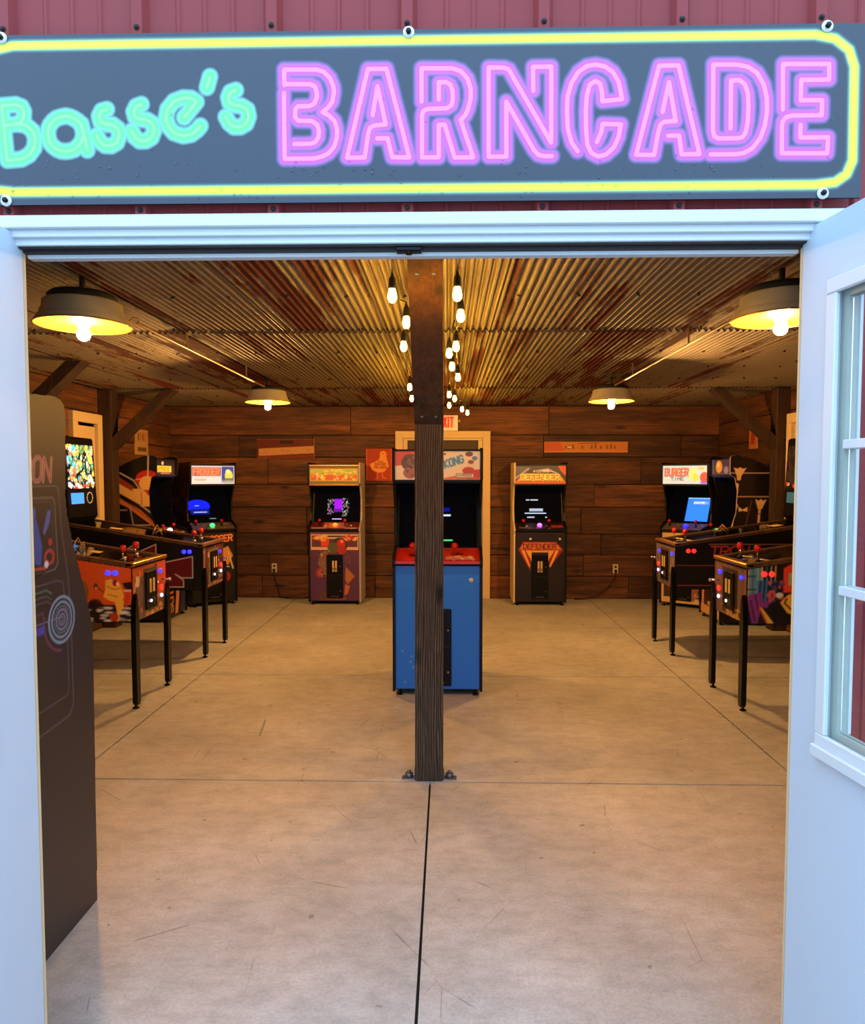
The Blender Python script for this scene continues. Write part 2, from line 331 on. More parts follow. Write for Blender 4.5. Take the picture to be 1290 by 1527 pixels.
class Cv:
    def __init__(s, w, h, res, bg):
        s.w, s.h = w, h; s.nx = max(2, int(round(w / res)) + 1); s.ny = max(2, int(round(h / res)) + 1); s.r = w / (s.nx - 1)
        s.X, s.Y = np.meshgrid(np.linspace(0, w, s.nx), np.linspace(0, h, s.ny)); s.c = np.empty((s.ny, s.nx, 3)); s.c[:] = lin(bg)
        s.rs = np.random.RandomState(3)
    def put(s, a, col):
        s.c += (np.array(lin(col)) - s.c) * np.clip(a, 0, 1)[..., None]; return s
    def poly(s, pts, col, a=1.0):
        d = seg_dist(s.X, s.Y, list(pts) + [pts[0]]); sd = np.where(inside(s.X, s.Y, pts), d, -d); return s.put((sd / s.r + 0.5) * 1.0 * (sd > -s.r / 2) if a == 1 else np.clip(sd / s.r + 0.5, 0, 1) * a, col)
    def rect(s, x0, x1, y0, y1, col, a=1.0): return s.poly([(x0, y0), (x1, y0), (x1, y1), (x0, y1)], col, a)
    def line(s, pts, w, col, a=1.0): return s.put(np.clip((w / 2 - seg_dist(s.X, s.Y, pts)) / s.r + 0.5, 0, 1) * a, col)
    def disc(s, x, y, rx, ry, col, a=1.0, soft=0.0):
        q = np.hypot((s.X - x) / rx, (s.Y - y) / ry); return s.put(np.clip((1 - q) * min(rx, ry) / max(s.r, soft) + 0.5, 0, 1) * a, col)
    def ring(s, x, y, rx, ry, w, col, a=1.0):
        q = np.abs(np.hypot((s.X - x) / rx, (s.Y - y) / ry) - 1) * (rx + ry) / 2; return s.put(np.clip((w / 2 - q) / s.r + 0.5, 0, 1) * a, col)
    def grad(s, y0, y1, col, a0, a1):
        t = np.clip((s.Y - y0) / (y1 - y0), 0, 1); m = (s.Y >= y0) & (s.Y <= y1); return s.put((a0 + (a1 - a0) * t) * m, col)
    def text(s, t, x, y, h, w, lw, col, slant=0.0, rot=0.0, gap=1.35):
        """stroke letters: h height, w width of one letter"""
        k = 0.0
        for ch in t:
            for st in FONT.get(ch, []):
                q = [tuple(float(v) for v in p.split()) for p in st.split(',')]
                q = [(k + a / 4 * w + b / 6 * h * slant, b / 6 * h) for a, b in q]
                s.line([(x + a * cos(rot) - b * sin(rot), y + a * sin(rot) + b * cos(rot)) for a, b in q], lw, col)
            k += w * gap
        return s
    def speck(s, n, r0, r1, cols, x0=0, x1=None, y0=0, y1=None, asp=1.0, seed=1):
        R = random.Random(seed); x1 = s.w if x1 is None else x1; y1 = s.h if y1 is None else y1
        for _ in range(n):
            r = R.uniform(r0, r1); s.disc(R.uniform(x0, x1), R.uniform(y0, y1), r * asp, r, R.choice(cols), R.uniform(0.6, 1))
        return s
    def obj(s, name, mat, parent, loc, rot=(0, 0, 0), mask=None, **kw):
        nx, ny = s.nx, s.ny
        co = np.zeros((ny, nx, 3)); co[..., 0] = s.X; co[..., 2] = s.Y
        i = np.arange(nx * ny).reshape(ny, nx); f = np.stack([i[:-1, :-1], i[:-1, 1:], i[1:, 1:], i[1:, :-1]], -1).reshape(-1, 4)
        if mask is not None:
            cx = (s.X[:-1, :-1] + s.r / 2).ravel(); cy = (s.Y[:-1, :-1] + s.r / 2).ravel(); f = f[inside(cx, cy, mask)]
        me = bpy.data.meshes.new(name); me.from_pydata(co.reshape(-1, 3).tolist(), [], f.tolist())
        at = me.color_attributes.new('Col', 'FLOAT_COLOR', 'POINT')
        at.data.foreach_set('color', np.concatenate([s.c.reshape(-1, 3), np.ones((nx * ny, 1))], 1).astype(np.float32).ravel())
        me.materials.append(M[mat]); me.update(); return link(name, me, parent, loc, rot, **kw)
# traced tube centre lines of the painted lettering, millimetres on the sign face
NEON_PINK=[[(-362,2465),(-362,2498),(-289,2497),(-274,2492),(-261,2479),(-253,2460),(-252,2448),(-256,2428),(-266,2415),(-278,2406),(-264,2399),(-251,2386),(-246,2369),(-246,2352),(-252,2332),(-265,2317),(-280,2310),(-298,2306),(-363,2306),(-363,2448)],[(-362,2465),(-362,2467),(-304,2466),(-294,2461),(-290,2448),(-290,2438),(-296,2424),(-307,2419),(-332,2419),(-338,2413),(-339,2396),(-332,2388),(-302,2387),(-290,2379),(-286,2367),(-287,2352),(-295,2341),(-305,2338),(-341,2338)],[(-167,2398),(-156,2460),(-138,2378),(-163,2376),(-173,2371),(-177,2358),(-185,2307),(-224,2307),(-177,2497),(-136,2497),(-86,2306),(-124,2307),(-134,2348),(-157,2348)],[(-59,2426),(-59,2497),(9,2496),(27,2490),(42,2474),(49,2452),(49,2432),(44,2410),(37,2395),(27,2386),(55,2305),(14,2305),(-8,2376),(-21,2376),(-21,2306),(-58,2306),(-58,2396),(-55,2406),(-46,2410),(-3,2411),(7,2417),(10,2430),(9,2450),(4,2462),(-6,2467),(-21,2467),(-21,2430)],[(186,2446),(185,2497),(225,2497),(226,2335),(132,2492),(122,2496),(88,2497),(89,2306),(128,2306),(127,2424),(188,2320),(198,2309),(211,2306),(228,2306)],[(284,2316),(271,2334),(262,2364),(260,2403),(261,2434),(270,2463),(284,2485),(302,2497),(321,2500),(341,2496),(359,2484),(372,2462),(380,2426),(337,2422),(336,2441),(331,2460),(321,2465),(309,2458),(303,2436),(301,2402),(302,2363),(305,2331),(314,2312),(329,2304),(346,2308),(363,2323),(373,2345),(378,2372),(338,2374),(335,2355),(326,2335)],[(468,2398),(481,2461),(497,2378),(472,2377),(464,2371),(459,2352),(451,2306),(412,2307),(459,2496),(501,2496),(550,2307),(511,2307),(505,2347),(481,2347)],[(616,2361),(615,2463),(634,2463),(645,2454),(652,2435),(654,2408),(653,2376),(649,2352),(642,2342),(632,2340),(590,2340),(581,2345),(578,2358),(576,2497),(628,2496),(651,2491),(671,2478),(686,2453),(693,2424),(694,2398),(690,2366),(681,2340),(664,2318),(645,2308),(627,2306),(574,2306)],[(728,2400),(726,2496),(825,2495),(826,2462),(766,2462),(766,2419),(812,2419),(812,2387),(749,2387),(736,2384),(728,2375),(727,2363),(728,2307),(826,2306),(827,2340),(767,2340),(767,2367)]]
NEON_GREEN=[[(-987,2309),(-996,2428),(-964,2430),(-951,2425),(-946,2415),(-947,2402),(-952,2392),(-963,2388),(-993,2385)],[(-963,2388),(-942,2385),(-927,2372),(-922,2355),(-925,2335),(-937,2320),(-955,2311),(-987,2309)],[(-813,2365),(-815,2355),(-819,2345),(-826,2338),(-834,2331),(-844,2328),(-854,2327),(-865,2328),(-874,2332),(-882,2338),(-889,2346),(-892,2356),(-893,2366),(-892,2376),(-888,2385),(-881,2393),(-873,2399),(-863,2402),(-852,2404),(-842,2402),(-833,2398),(-824,2392),(-818,2384),(-815,2375),(-813,2365)],[(-817,2386),(-812,2366),(-809,2351),(-805,2329)],[(-759,2417),(-771,2414),(-777,2403),(-774,2390),(-761,2385),(-747,2384),(-735,2375),(-732,2360),(-738,2345),(-751,2338),(-765,2339),(-776,2347),(-783,2361)],[(-681,2427),(-693,2423),(-699,2412),(-696,2400),(-683,2395),(-669,2393),(-657,2385),(-654,2370),(-660,2355),(-673,2348),(-687,2348),(-698,2357),(-704,2370)],[(-586,2398),(-558,2431),(-570,2439),(-588,2440),(-608,2433),(-623,2416),(-627,2396),(-622,2379),(-610,2365),(-589,2358),(-571,2361),(-557,2371),(-550,2379)],[(-527,2485),(-534,2462)],[(-470,2455),(-482,2451),(-487,2440),(-484,2428),(-472,2423),(-458,2421),(-445,2413),(-442,2398),(-448,2383),(-461,2376),(-475,2376),(-486,2385),(-493,2398)]]
NEON_YELLOW=[(793,2557),(836,2548),(867,2524),(879,2488),(881,2290),(869,2261),(845,2244),(801,2239),(-975,2239),(-1019,2244),(-1043,2261),(-1055,2290),(-1053,2488),(-1041,2524),(-1010,2548),(-967,2557),(793,2557)]

# ================================================================ SETTING
# floor: slabs with saw-cut joints
floor = P_('floor', 'joint', None, (XL - .1, XR + .1, 0.2, Y1 + .1, -0.12, -0.018), kind='structure')
gx = [XL, -2.002, 1.852, XR]; gy = [1.62, 3.575, 5.535, 7.342, Y1]
J = 0.005
for j in range(4):
    ys = (gy[j], gy[j + 1])
    xs = [XL, -2.002, -0.092, 1.852, XR] if j == 0 else gx
    for a, b in zip(xs[:-1], xs[1:]):
        P_('slab', 'concrete', floor, (a + (J if a > XL else 0), b - (J if b < XR else 0), ys[0] + J, ys[1] - J, -0.10, 0.0))
P_('ground', 'concrete', None, (-6, 6, -6, 1.615, -0.14, -0.03), kind='structure')
# ceiling: corrugated sheets under a deck
ceil = P_('ceiling', 'backing', None, (XL - .06, XR + .06, 1.62, Y1 + .06, ZC + 0.03, ZC + 0.10), kind='structure')
def sheet_mesh(w, L, pitch=0.0397, amp=0.0115):
    n = int(w / pitch * 8); mb = MB(); vs = []; fs = []
    for i in range(n + 1):
        x = w * i / n; z = amp * sin(2 * pi * x / pitch)
        vs += [(x, 0, z - .004), (x, L, z + 0.006)]
    for i in range(n): fs.append((2 * i, 2 * i + 2, 2 * i + 3, 2 * i + 1))
    q = len(vs)
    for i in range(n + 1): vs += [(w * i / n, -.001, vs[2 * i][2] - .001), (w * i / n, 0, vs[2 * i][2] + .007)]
    nf = len(fs)
    for i in range(n): fs.append((q + 2 * i, q + 2 * i + 2, q + 2 * i + 3, q + 2 * i + 1))
    mb.add(vs, fs, True); me = bpy.data.meshes.new('sheet'); me.from_pydata(mb.v, [], mb.f); me.polygons.foreach_set('use_smooth', mb.sm)
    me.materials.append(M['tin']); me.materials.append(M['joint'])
    for p in me.polygons[nf:]: p.material_index = 1  # dark front lip draws the shadow line where the sheets overlap
    return me
RUSTY = {(0, 3), (0, 4), (0, 6), (0, 8), (1, 1), (1, 2), (1, 5), (1, 7), (2, 3), (2, 9)}
NS = 11; SW = (XR - XL) / NS
for r0, r1 in ((1.66, 4.53), (4.49, 7.335), (7.30, 9.15)):
    me = sheet_mesh(SW + 0.012, r1 - r0); me2 = me.copy(); me2.materials[0] = M['tin_rusty']; row = int(r0 / 2.8)
    for k in range(NS):
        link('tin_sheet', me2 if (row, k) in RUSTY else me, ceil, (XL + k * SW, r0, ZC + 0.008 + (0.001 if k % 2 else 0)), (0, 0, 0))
# screws through the sheets (rows across the room)
mb = MB()
for r in (2.3, 2.95, 3.6, 4.4, 5.2, 5.9, 6.6, 7.25, 7.9, 8.6):
    for k in range(24):
        mb.cyl((XL + 0.15 + k * 0.3 + random.uniform(-.02, .02), r + random.uniform(-.02, .02), ZC + .004), (XL + 0.15 + k * 0.3, r, ZC - .006), .007, 6)
mb.build('roofing_screws', 'joint', ceil, kind='stuff')

def plank_wall(name, parent_box, rows, length, axis, place, mat, seed, forced=None):
    """individual boards; place(a0, a1, z0, z1, proud) -> box bounds"""
    w = P_(name, 'backing', None, parent_box, kind='structure'); R = random.Random(seed)
    for i, (z0, z1) in enumerate(zip(rows[:-1], rows[1:])):
        cuts = [0.0]
        if forced and i in forced: cuts += forced[i]
        else:
            x = R.uniform(0.9, 2.2)
            while x < length - 0.5: cuts.append(x); x += R.uniform(1.4, 2.4)
        cuts.append(length)
        for a, b in zip(cuts[:-1], cuts[1:]):
            pr = R.choice((0.0, .004, .009, .014)); x0, x1, y0, y1, zz0, zz1 = place(a + .003, b - .003, z0 + .002 + R.uniform(0, .004), z1 - .002 - R.uniform(0, .005), pr)
            c = ((x0 + x1) / 2, (y0 + y1) / 2, (zz0 + zz1) / 2)
            MB().bbox(x0 - c[0], x1 - c[0], y0 - c[1], y1 - c[1], zz0 - c[2], zz1 - c[2], c=.0035).build('plank', mat, w, c)
    return w
RB = [0.0, .30, .58, .86, 1.21, 1.51, 1.865, 2.155, 2.53]
wall_back = plank_wall('wall_back', (XL - .05, XR + .05, Y1 + .025, Y1 + .08, -.1, 2.6), RB, XR - XL, 0,
    lambda a, b, z0, z1, p: (XL + a, XL + b, Y1 - p, Y1 + .024, z0, z1), 'plank', 4,
    {6: [0.92, 1.90, 3.0, 4.93, 6.72], 5: [1.3, 3.0, 4.25, 6.2], 4: [2.1, 3.0, 5.6], 7: [2.4, 5.0]})
wall_left = plank_wall('wall_left', (XL - .08, XL - .025, 1.6, Y1 + .05, -.1, 2.6), [0.0, .26, .54, .85, 1.13, 1.42, 1.72, 2.0, 2.27, 2.53], Y1 - 1.68, 1,
    lambda a, b, z0, z1, p: (XL - .024, XL + p, 1.68 + a, 1.68 + b, z0, z1), 'plank_y', 11)
wall_right = plank_wall('wall_right', (XR + .025, XR + .08, 1.6, Y1 + .05, -.1, 2.6), [0.0, .28, .55, .83, 1.14, 1.45, 1.74, 2.01, 2.29, 2.53], Y1 - 1.68, 1,
    lambda a, b, z0, z1, p: (XR - p, XR + .024, 1.68 + a, 1.68 + b, z0, z1), 'plank_y', 23)
# front wall, with the opening
wall_front = P_('wall_front', 'backing', None, (-5.2, OPL - .06, 1.612, 1.65, 0, 3.4), (OPR + .06, 4.9, 1.612, 1.65, 0, 3.4), (OPL - .06, OPR + .06, 1.612, 1.65, OPT + .03, 3.4), kind='structure')
def siding(x0, x1, z0, z1):
    """ribbed steel sheet: a tall rib at each 0.302 m with three low beads between"""
    per = 0.302; pts = []
    k0 = math.floor((x0 + .0915) / per) - 1
    raw = []
    for k in range(k0, k0 + int((x1 - x0) / per) + 4):
        b = -0.0915 + k * per
        raw += [(b - .022, 0), (b - .012, .019), (b + .012, .019), (b + .022, 0)]
        for t in (.29, .49, .70):
            q = b + t * per; raw += [(q - .007, 0), (q - .003, .0035), (q + .003, .0035), (q + .007, 0)]
    raw.sort(); pts = [(x0, 0)] + [p for p in raw if x0 < p[0] < x1] + [(x1, 0)]
    mb = MB(); vs = []; fs = []
    for x, h in pts: vs += [(x, 1.604 - h, z0), (x, 1.604 - h, z1)]
    for i in range(len(pts) - 1): fs.append((2 * i, 2 * i + 2, 2 * i + 3, 2 * i + 1))
    vs += [(x0, 1.611, z0), (x0, 1.611, z1), (x1, 1.611, z0), (x1, 1.611, z1)]; n = 2 * len(pts)
    fs += [(n, n + 1, 1, 0), (n - 2, n - 1, n + 3, n + 2)]
    mb.add(vs, fs); mb.build('siding_panel', 'siding', wall_front)
edges = [-5.2, -4.32, -3.41, -2.5, -1.6, -.24, .67, 1.42, 2.33, 3.24, 4.15, 4.9]
for a, b in zip(edges[:-1], edges[1:]):
    if b <= -1.09 or a >= .9: siding(a, b, 0.0, 3.4)
    elif a < -1.09: siding(a, -1.09, 0, 3.4); siding(-1.09, b, 2.192, 3.4)
    elif b > .9: siding(a, .9, 2.192, 3.4); siding(.9, b, 0, 3.4)
    else: siding(a, b, 2.192, 3.4)
for k in range(-3, 6):
    for z in (2.603, 2.203):
        x = -0.0915 + .302 * k
        MB().cyl((x, 1.586, z), (x, 1.5825, z), .0062, 8).cyl((x, 1.5825, z), (x, 1.580, z), .004, 6).build('screw', 'joint', wall_front)
# door frame (trim) round the opening
tr = struct(MB().bbox(-1.088, .898, 1.572, 1.612, 2.162, 2.19, .002), 'trim_1', 'whitetrim')
P_('head_casing', 'whitetrim', tr, (-1.05, .865, 1.586, 1.612, 2.146, 2.1625), (OPL - .03, OPR + .03, 1.598, 1.612, OPT, 2.147), c=.0015)
P_('head_jamb', 'whitetrim', tr, (OPL - .03, OPR + .03, 1.6121, 1.655, OPT + .006, OPT + .03))
P_('weatherstrip', 'seal', tr, (OPL, OPR, 1.606, 1.622, OPT - .004, OPT + .006), (OPL, OPR, 1.6225, 1.638, OPT - .009, OPT + .006))
P_('head_stop', 'whitetrim', tr, (OPL, OPR, 1.6385, 1.664, 2.114, OPT + .006), c=.002)
for s, x in ((-1, OPL), (1, OPR)):
    a, b = sorted((x, x + s * .03)); P_('side_jamb', 'cream', tr, (a, b, 1.6225, 1.632, 0, OPT + .006))
    a, b = sorted((x + s * .064, x + s * .10)); P_('side_casing', 'whitetrim', tr, (a, b, 1.58, 1.612, 0, 2.162))
MB().bbox(-.12, -.06, 1.61, 1.636, OPT - .014, OPT - .004, .002).cyl((-.09, 1.62, OPT - .02), (-.09, 1.62, OPT), .008, 8).build('door_latch', 'satin', tr)
P_('threshold', 'steel', tr, (OPL, OPR, 1.6, 1.66, -.03, -.002))

# white doors swung outwards
def door(name, hx, ang, s, stile=.118):
    d = link(name, None, None, (hx, 1.62, 0), (0, 0, radians(ang)), kind='structure')
    T = .044
    def B(x0, x1, y0, y1, z0, z1):
        a, b = sorted((x0 * s, x1 * s)); return (a, b, y0, y1, z0, z1)
    W, z0, z1 = .90, .015, 2.157; wy0, wy1, wz0, wz1 = -.785, -stile, 1.03, 2.0
    m = MB()
    for b in (B(0, T, -W, 0, z0, wz0), B(0, T, -W, 0, wz1, z1), B(0, T, wy1, 0, wz0, wz1), B(0, T, -W, wy0, wz0, wz1)): m.box(*b)
    m.build('door_leaf', 'white', d)
    for side in (-.012, T):        # moulding round the window, both faces
        a, b = side, side + .012
        P_('window_moulding', 'whitetrim', d, B(a, b, wy0 - .02, wy1 + .02, wz0 - .03, wz0 + .012), B(a, b, wy0 - .02, wy1 + .02, wz1 - .012, wz1 + .02),
           B(a, b, wy1 - .012, wy1 + .02, wz0 + .0121, wz1 - .0121), B(a, b, wy0 - .02, wy0 + .012, wz0 + .0121, wz1 - .0121), c=.003)
    P_('window_sill', 'whitetrim', d, B(-.022, -.0122, wy0 - .02, wy1 + .02, wz0 - .04, wz0 - .012), c=.003)
    fr = P_('sash', 'sash', d, B(.010, .034, wy0 + .0, wy1 - .0, wz0, wz0 + .022), B(.010, .034, wy0, wy1, wz1 - .022, wz1), B(.010, .034, wy1 - .022, wy1, wz0 + .0221, wz1 - .0221), B(.010, .034, wy0, wy0 + .022, wz0 + .0221, wz1 - .0221))
    hh = (wz1 - wz0 - .044) / 3; ww = (wy1 - wy0 - .044) / 3
    for k in (1, 2):
        P_('muntin', 'whitetrim', d, B(.004, .040, wy0 + .0225, wy1 - .0225, wz0 + .022 + k * hh - .010, wz0 + .022 + k * hh + .010), c=.002)
        for q in range(3):
            P_('muntin', 'whitetrim', d, B(.006, .038, wy0 + .022 + k * ww - .009, wy0 + .022 + k * ww + .009, wz0 + .023 + q * hh + .010 * (q > 0), wz0 + .021 + (q + 1) * hh - .010 * (q < 2)), c=.002)
    for q in range(3):
        for k in range(3):
            P_('pane', 'glass', d, B(.020, .024, wy0 + .022 + k * ww + .009 * (k > 0), wy0 + .022 + (k + 1) * ww - .009 * (k < 2), wz0 + .022 + q * hh + .010 * (q > 0), wz0 + .022 + (q + 1) * hh - .010 * (q < 2)))
    for z in (.25, 1.1, 1.92): MB().cyl((T * s * .5, .004, z - .05), (T * s * .5, .004, z + .05), .008, 10).build('hinge', 'steel', d)
    h = MB().cyl((-.004 * s, -.83, .98), (-.05 * s, -.83, .98), .011, 10).cyl((-.05 * s, -.835, .98), (-.05 * s, -.72, .98), .009, 10); h.build('door_handle', 'steel', d)
    return d
door('door_2', OPL, -3.0, -1, .175)
door('door_3', OPR, 7.6, 1)

# back door, cream casing
d1 = P_('door_1', 'doorbrown', None, (-.59, .455, Y1 - .035, Y1 - .012, 0.002, 2.10), kind='structure')
P_('door_casing', 'cream', d1, (-.69, -.59, Y1 - .045, Y1 - .01, 0, 2.206), (.455, .555, Y1 - .045, Y1 - .01, 0, 2.206), (-.59, .455, Y1 - .045, Y1 - .01, 2.115, 2.206), c=.004)
P_('door_stop', 'cream', d1, (-.585, -.53, Y1 - .05, Y1 - .036, 0, 2.085), (.395, .45, Y1 - .05, Y1 - .036, 0, 2.085), (-.585, .45, Y1 - .05, Y1 - .036, 2.0855, 2.112), c=.003)
MB().ball((.32, Y1 - .075, 1.0), .028).cyl((.32, Y1 - .07, 1.0), (.32, Y1 - .036, 1.0), .012).build('door_knob', 'brass', d1)
P_('door_panel', 'doorbrown', d1, (-.48, -.10, Y1 - .042, Y1 - .0355, .25, .95), (-.03, .34, Y1 - .042, Y1 - .0355, .25, .95), (-.48, -.10, Y1 - .042, Y1 - .0355, 1.1, 1.9), (-.03, .34, Y1 - .042, Y1 - .0355, 1.1, 1.9), c=.006)
# cream side windows, boarded
def sidewin(name, x, s, y0, y1, z0, z1):
    def B(a, b, y0, y1, z0, z1):
        p, q = sorted((x + s * a, x + s * b)); return (p, q, y0, y1, z0, z1)
    w = P_(name, 'cream', None, B(.008, .014, y0 + .02, y1 - .02, z0 + .02, z1 - .02), kind='structure')
    P_('window_casing', 'cream', w, B(.008, .062, y0, y1, z1 - .10, z1), B(.008, .062, y0, y1, z0, z0 + .07), B(.008, .062, y0, y0 + .09, z0 + .07, z1 - .10), B(.008, .062, y1 - .09, y1, z0 + .07, z1 - .10), c=.004)
    P_('window_shutter', 'cream', w, B(.0145, .03, y0 + .10, y1 - .10, z0 + .09, z1 - .13), c=.004)
    P_('window_sill', 'cream', w, B(.008, .09, y0 - .02, y1 + .02, z0 - .03, z0 - .001), c=.004)
sidewin('window_1', XL, 1, 6.66, 7.23, 1.11, 2.25)
sidewin('window_2', XR, -1, 6.66, 7.23, 1.13, 2.25)

# ================================================================ timber posts with knee braces
def brace_mesh(run, rise, th=.09, wd=.14):
    """45 degree brace in the local XZ plane from (0,0) to (run,rise); width along Y"""
    L = math.hypot(run, rise); mb = MB(); d = Vector((run, 0, rise)).normalized(); n = Vector((-d.z, 0, d.x)) if run > 0 else Vector((d.z, 0, -d.x))
    h = th / 2 * math.sqrt(2)
    pts = [(0, -h), (run, rise - h), (run, rise + 0), (run - math.copysign(h, run), rise + 0), (0, h)] if False else [(0, -h), (run + math.copysign(h, run), rise), (run - math.copysign(h, run), rise), (0, h)]
    return mb.prism(pts, -wd / 2, wd / 2, 'XZ')
def wall_post(x, y, s, label):
    t = thing('timber_post', label, 'post', (x, y, 0), 0, 'wall posts with knee braces')
    MB().bbox(-.07, .07, -.075, .075, 0, 2.52, .006).build('post', 'timber_warm', t)
    b = brace_mesh(s * .60, .56); b.build('knee_brace', 'timber_warm', t, (s * .07, 0, 1.955))
    for z in (1.93, 1.99): MB().cyl((s * .0, -.078, z), (0, -.0745, z), .012, 8).build('bolt', 'joint', t)
    return t
for y, w in ((5.49, 'middle'), (7.32, 'far')):
    wall_post(XL + .078, y, 1, {'middle': 'brown timber post on the left wall whose brace shows above the tall dark cabinet', 'far': 'brown timber post with diagonal knee brace beside the cream window on the left wall'}[w])
    wall_post(XR - .078, y, -1, {'middle': 'brown timber post on the right wall nearer the open white door', 'far': 'brown timber post with diagonal knee brace beside the cream window on the right wall'}[w])
t = thing('center_post', 'weathered square timber post standing in the middle of the floor behind the doorway', 'post', (-.0975, 3.655, 0))
MB().bbox(-.074, .074, -.075, .075, 0, 2.52, .005).build('post', 'timber', t)
# brace from post face towards the door: profile in YZ
mb = MB(); mb.prism([(-.075, 1.872), (-.723, 2.520), (-.595, 2.520), (-.075, 2.0)], -.0745, .0745, 'YZ')
mb.build('knee_brace', 'brace', t)
for x in (-.035, .035):
    for y, z in ((-.11, 1.905), (-.665, 2.460)): MB().cyl((x, y - .001, z), (x, y + .02, z + .02), .009, 8).build('bolt', 'steel', t)
for s in (-1, 1):
    m = MB().bbox(min(s * .075, s * .145), max(s * .075, s * .145), -.05, -.01, 0.0, .006, .001).cyl((s * .108, -.03, .006), (s * .108, -.03, .028), .021, 6).cyl((s * .108, -.03, .028), (s * .108, -.03, .04), .010, 8)
    m.box(min(s * .0745, s * .079), max(s * .0745, s * .079), -.05, -.01, 0.0, .05); m.build('anchor_bracket', 'steel', t)

# ================================================================ lamps
def barn_light(x, y, label):
    t = thing('barn_light', label, 'lamp', (x, y, 0), 0, 'enamelled barn ceiling lights')
    MB().lathe([(.001, 2.414), (.158, 2.411), (.170, 2.402), (.173, 2.368), (.180, 2.362), (.182, 2.345), (.190, 2.337), (.204, 2.314), (.206, 2.306)], seg=40).build('lamp_shade', 'shade', t)
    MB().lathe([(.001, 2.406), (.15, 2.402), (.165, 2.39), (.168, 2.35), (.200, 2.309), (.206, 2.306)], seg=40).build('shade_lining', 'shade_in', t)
    MB().lathe([(.150, 2.4145), (.150, 2.432), (.135, 2.446), (.001, 2.448)], seg=28).cyl((0, 0, 2.445), (0, 0, 2.525), .014, 10).build('shadow_cap', 'seal', t)  # wide dark disc shaped as the shadow above the drum, plus thin hanging rod
    MB().cyl((0, 0, 2.37), (0, 0, 2.402), .024, 12).build('socket', 'satin', t)
    MB().lathe([(.001, -.055), (.02, -.05), (.031, -.03), (.034, -.008), (.028, .02), (.016, .045), (.014, .06)], (0, 0, 2.335), 16).build('bulb', 'barnbulb', t)
    mb = MB()
    mb.tube([(.207 * cos(a), .207 * sin(a), 2.304) for a in [2 * pi * i / 40 for i in range(41)]], .004, 6); mb.build('rim', 'brass', t)
    mb = MB().tube([(.20, .03, 2.33), (.215, .03, 2.345), (.235, .04, 2.345), (.24, .05, 2.33), (.225, .05, 2.322)], .004, 6); mb.build('wire_clip', 'brass', t)
    L = bpy.data.lights.new('barn_light_glow', 'POINT'); L.energy = LAMP_W * (1.2 if y > 5 else 0.66); L.color = (1.0, .49, .13); L.shadow_soft_size = .03
    o = link('barn_light_glow', L, t, (0, 0, 2.262)); o.visible_camera = True
    return t
LX, RX = -1.69, 1.50
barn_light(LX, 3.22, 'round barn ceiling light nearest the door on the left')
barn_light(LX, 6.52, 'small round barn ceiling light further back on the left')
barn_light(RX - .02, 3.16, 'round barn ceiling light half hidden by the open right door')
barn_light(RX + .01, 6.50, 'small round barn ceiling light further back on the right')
for x, y0, y1, w in ((LX + .03, 3.53, 6.28, 'left'), (RX - .015, 3.47, 6.26, 'right')):
    t = thing('conduit', 'thin metal conduit along the ceiling joining the two %s barn lights' % w, 'pipe', (x, 0, 0))
    mb = MB().tube([(0, y0 - .05, 2.395), (0, y0 + .02, 2.41), (0, y0 + .2, 2.42), (0, y1, 2.42)], .0075, 8); mb.build('pipe', 'conduit', t)
    for yy in (y0 + .9, y0 + 2.2): P_('strap', 'conduit', t, (-.004, .004, yy - .006, yy + .006, 2.427, 2.522))

# string lights
def string_light(name, label, pts):
    t = thing(name, label, 'string lights')
    cord = []
    for i, (x, y) in enumerate(pts):
        cord.append((x, y, 2.452))
        if i + 1 < len(pts):
            x2, y2 = pts[i + 1]; cord.append(((x + x2) / 2, (y + y2) / 2, 2.452 - min(.05, .10 * (y2 - y))))
    cord = [(pts[0][0] + .03, pts[0][1] - .30, 2.49)] + cord + [(pts[-1][0] + .02, pts[-1][1] + .5, 2.49)]
    MB().tube(cord, .0045, 6).build('cord', 'rubber', t)
    for x, y in pts:
        MB().lathe([(.004, 2.455), (.006, 2.44), (.014, 2.425), (.017, 2.395), (.018, 2.385), (.001, 2.384)], (x, y, 0), 12).build('socket', 'rubber', t)
        MB().lathe([(.001, 2.327), (.011, 2.330), (.018, 2.341), (.0195, 2.353), (.016, 2.370), (.012, 2.386)], (x, y, 0), 12).build('bulb', 'bulb', t)
string_light('string_lights', 'string of glowing bulbs hanging left of the middle post', [(-.233, 2.93), (-.204, 3.43), (-.257, 4.05), (-.322, 5.87), (-.349, 6.71)])
string_light('string_lights', 'string of glowing bulbs hanging close along the right side of the middle post', [(.007, 4.28), (.027, 4.79), (.011, 6.40), (.013, 7.34)])
string_light('string_lights', 'string of glowing bulbs furthest right of the middle post, running to the back wall', [(.038, 2.91), (.059, 3.30), (.046, 4.06), (.075, 5.30), (.063, 6.72), (.156, 7.77), (.226, 8.17)])

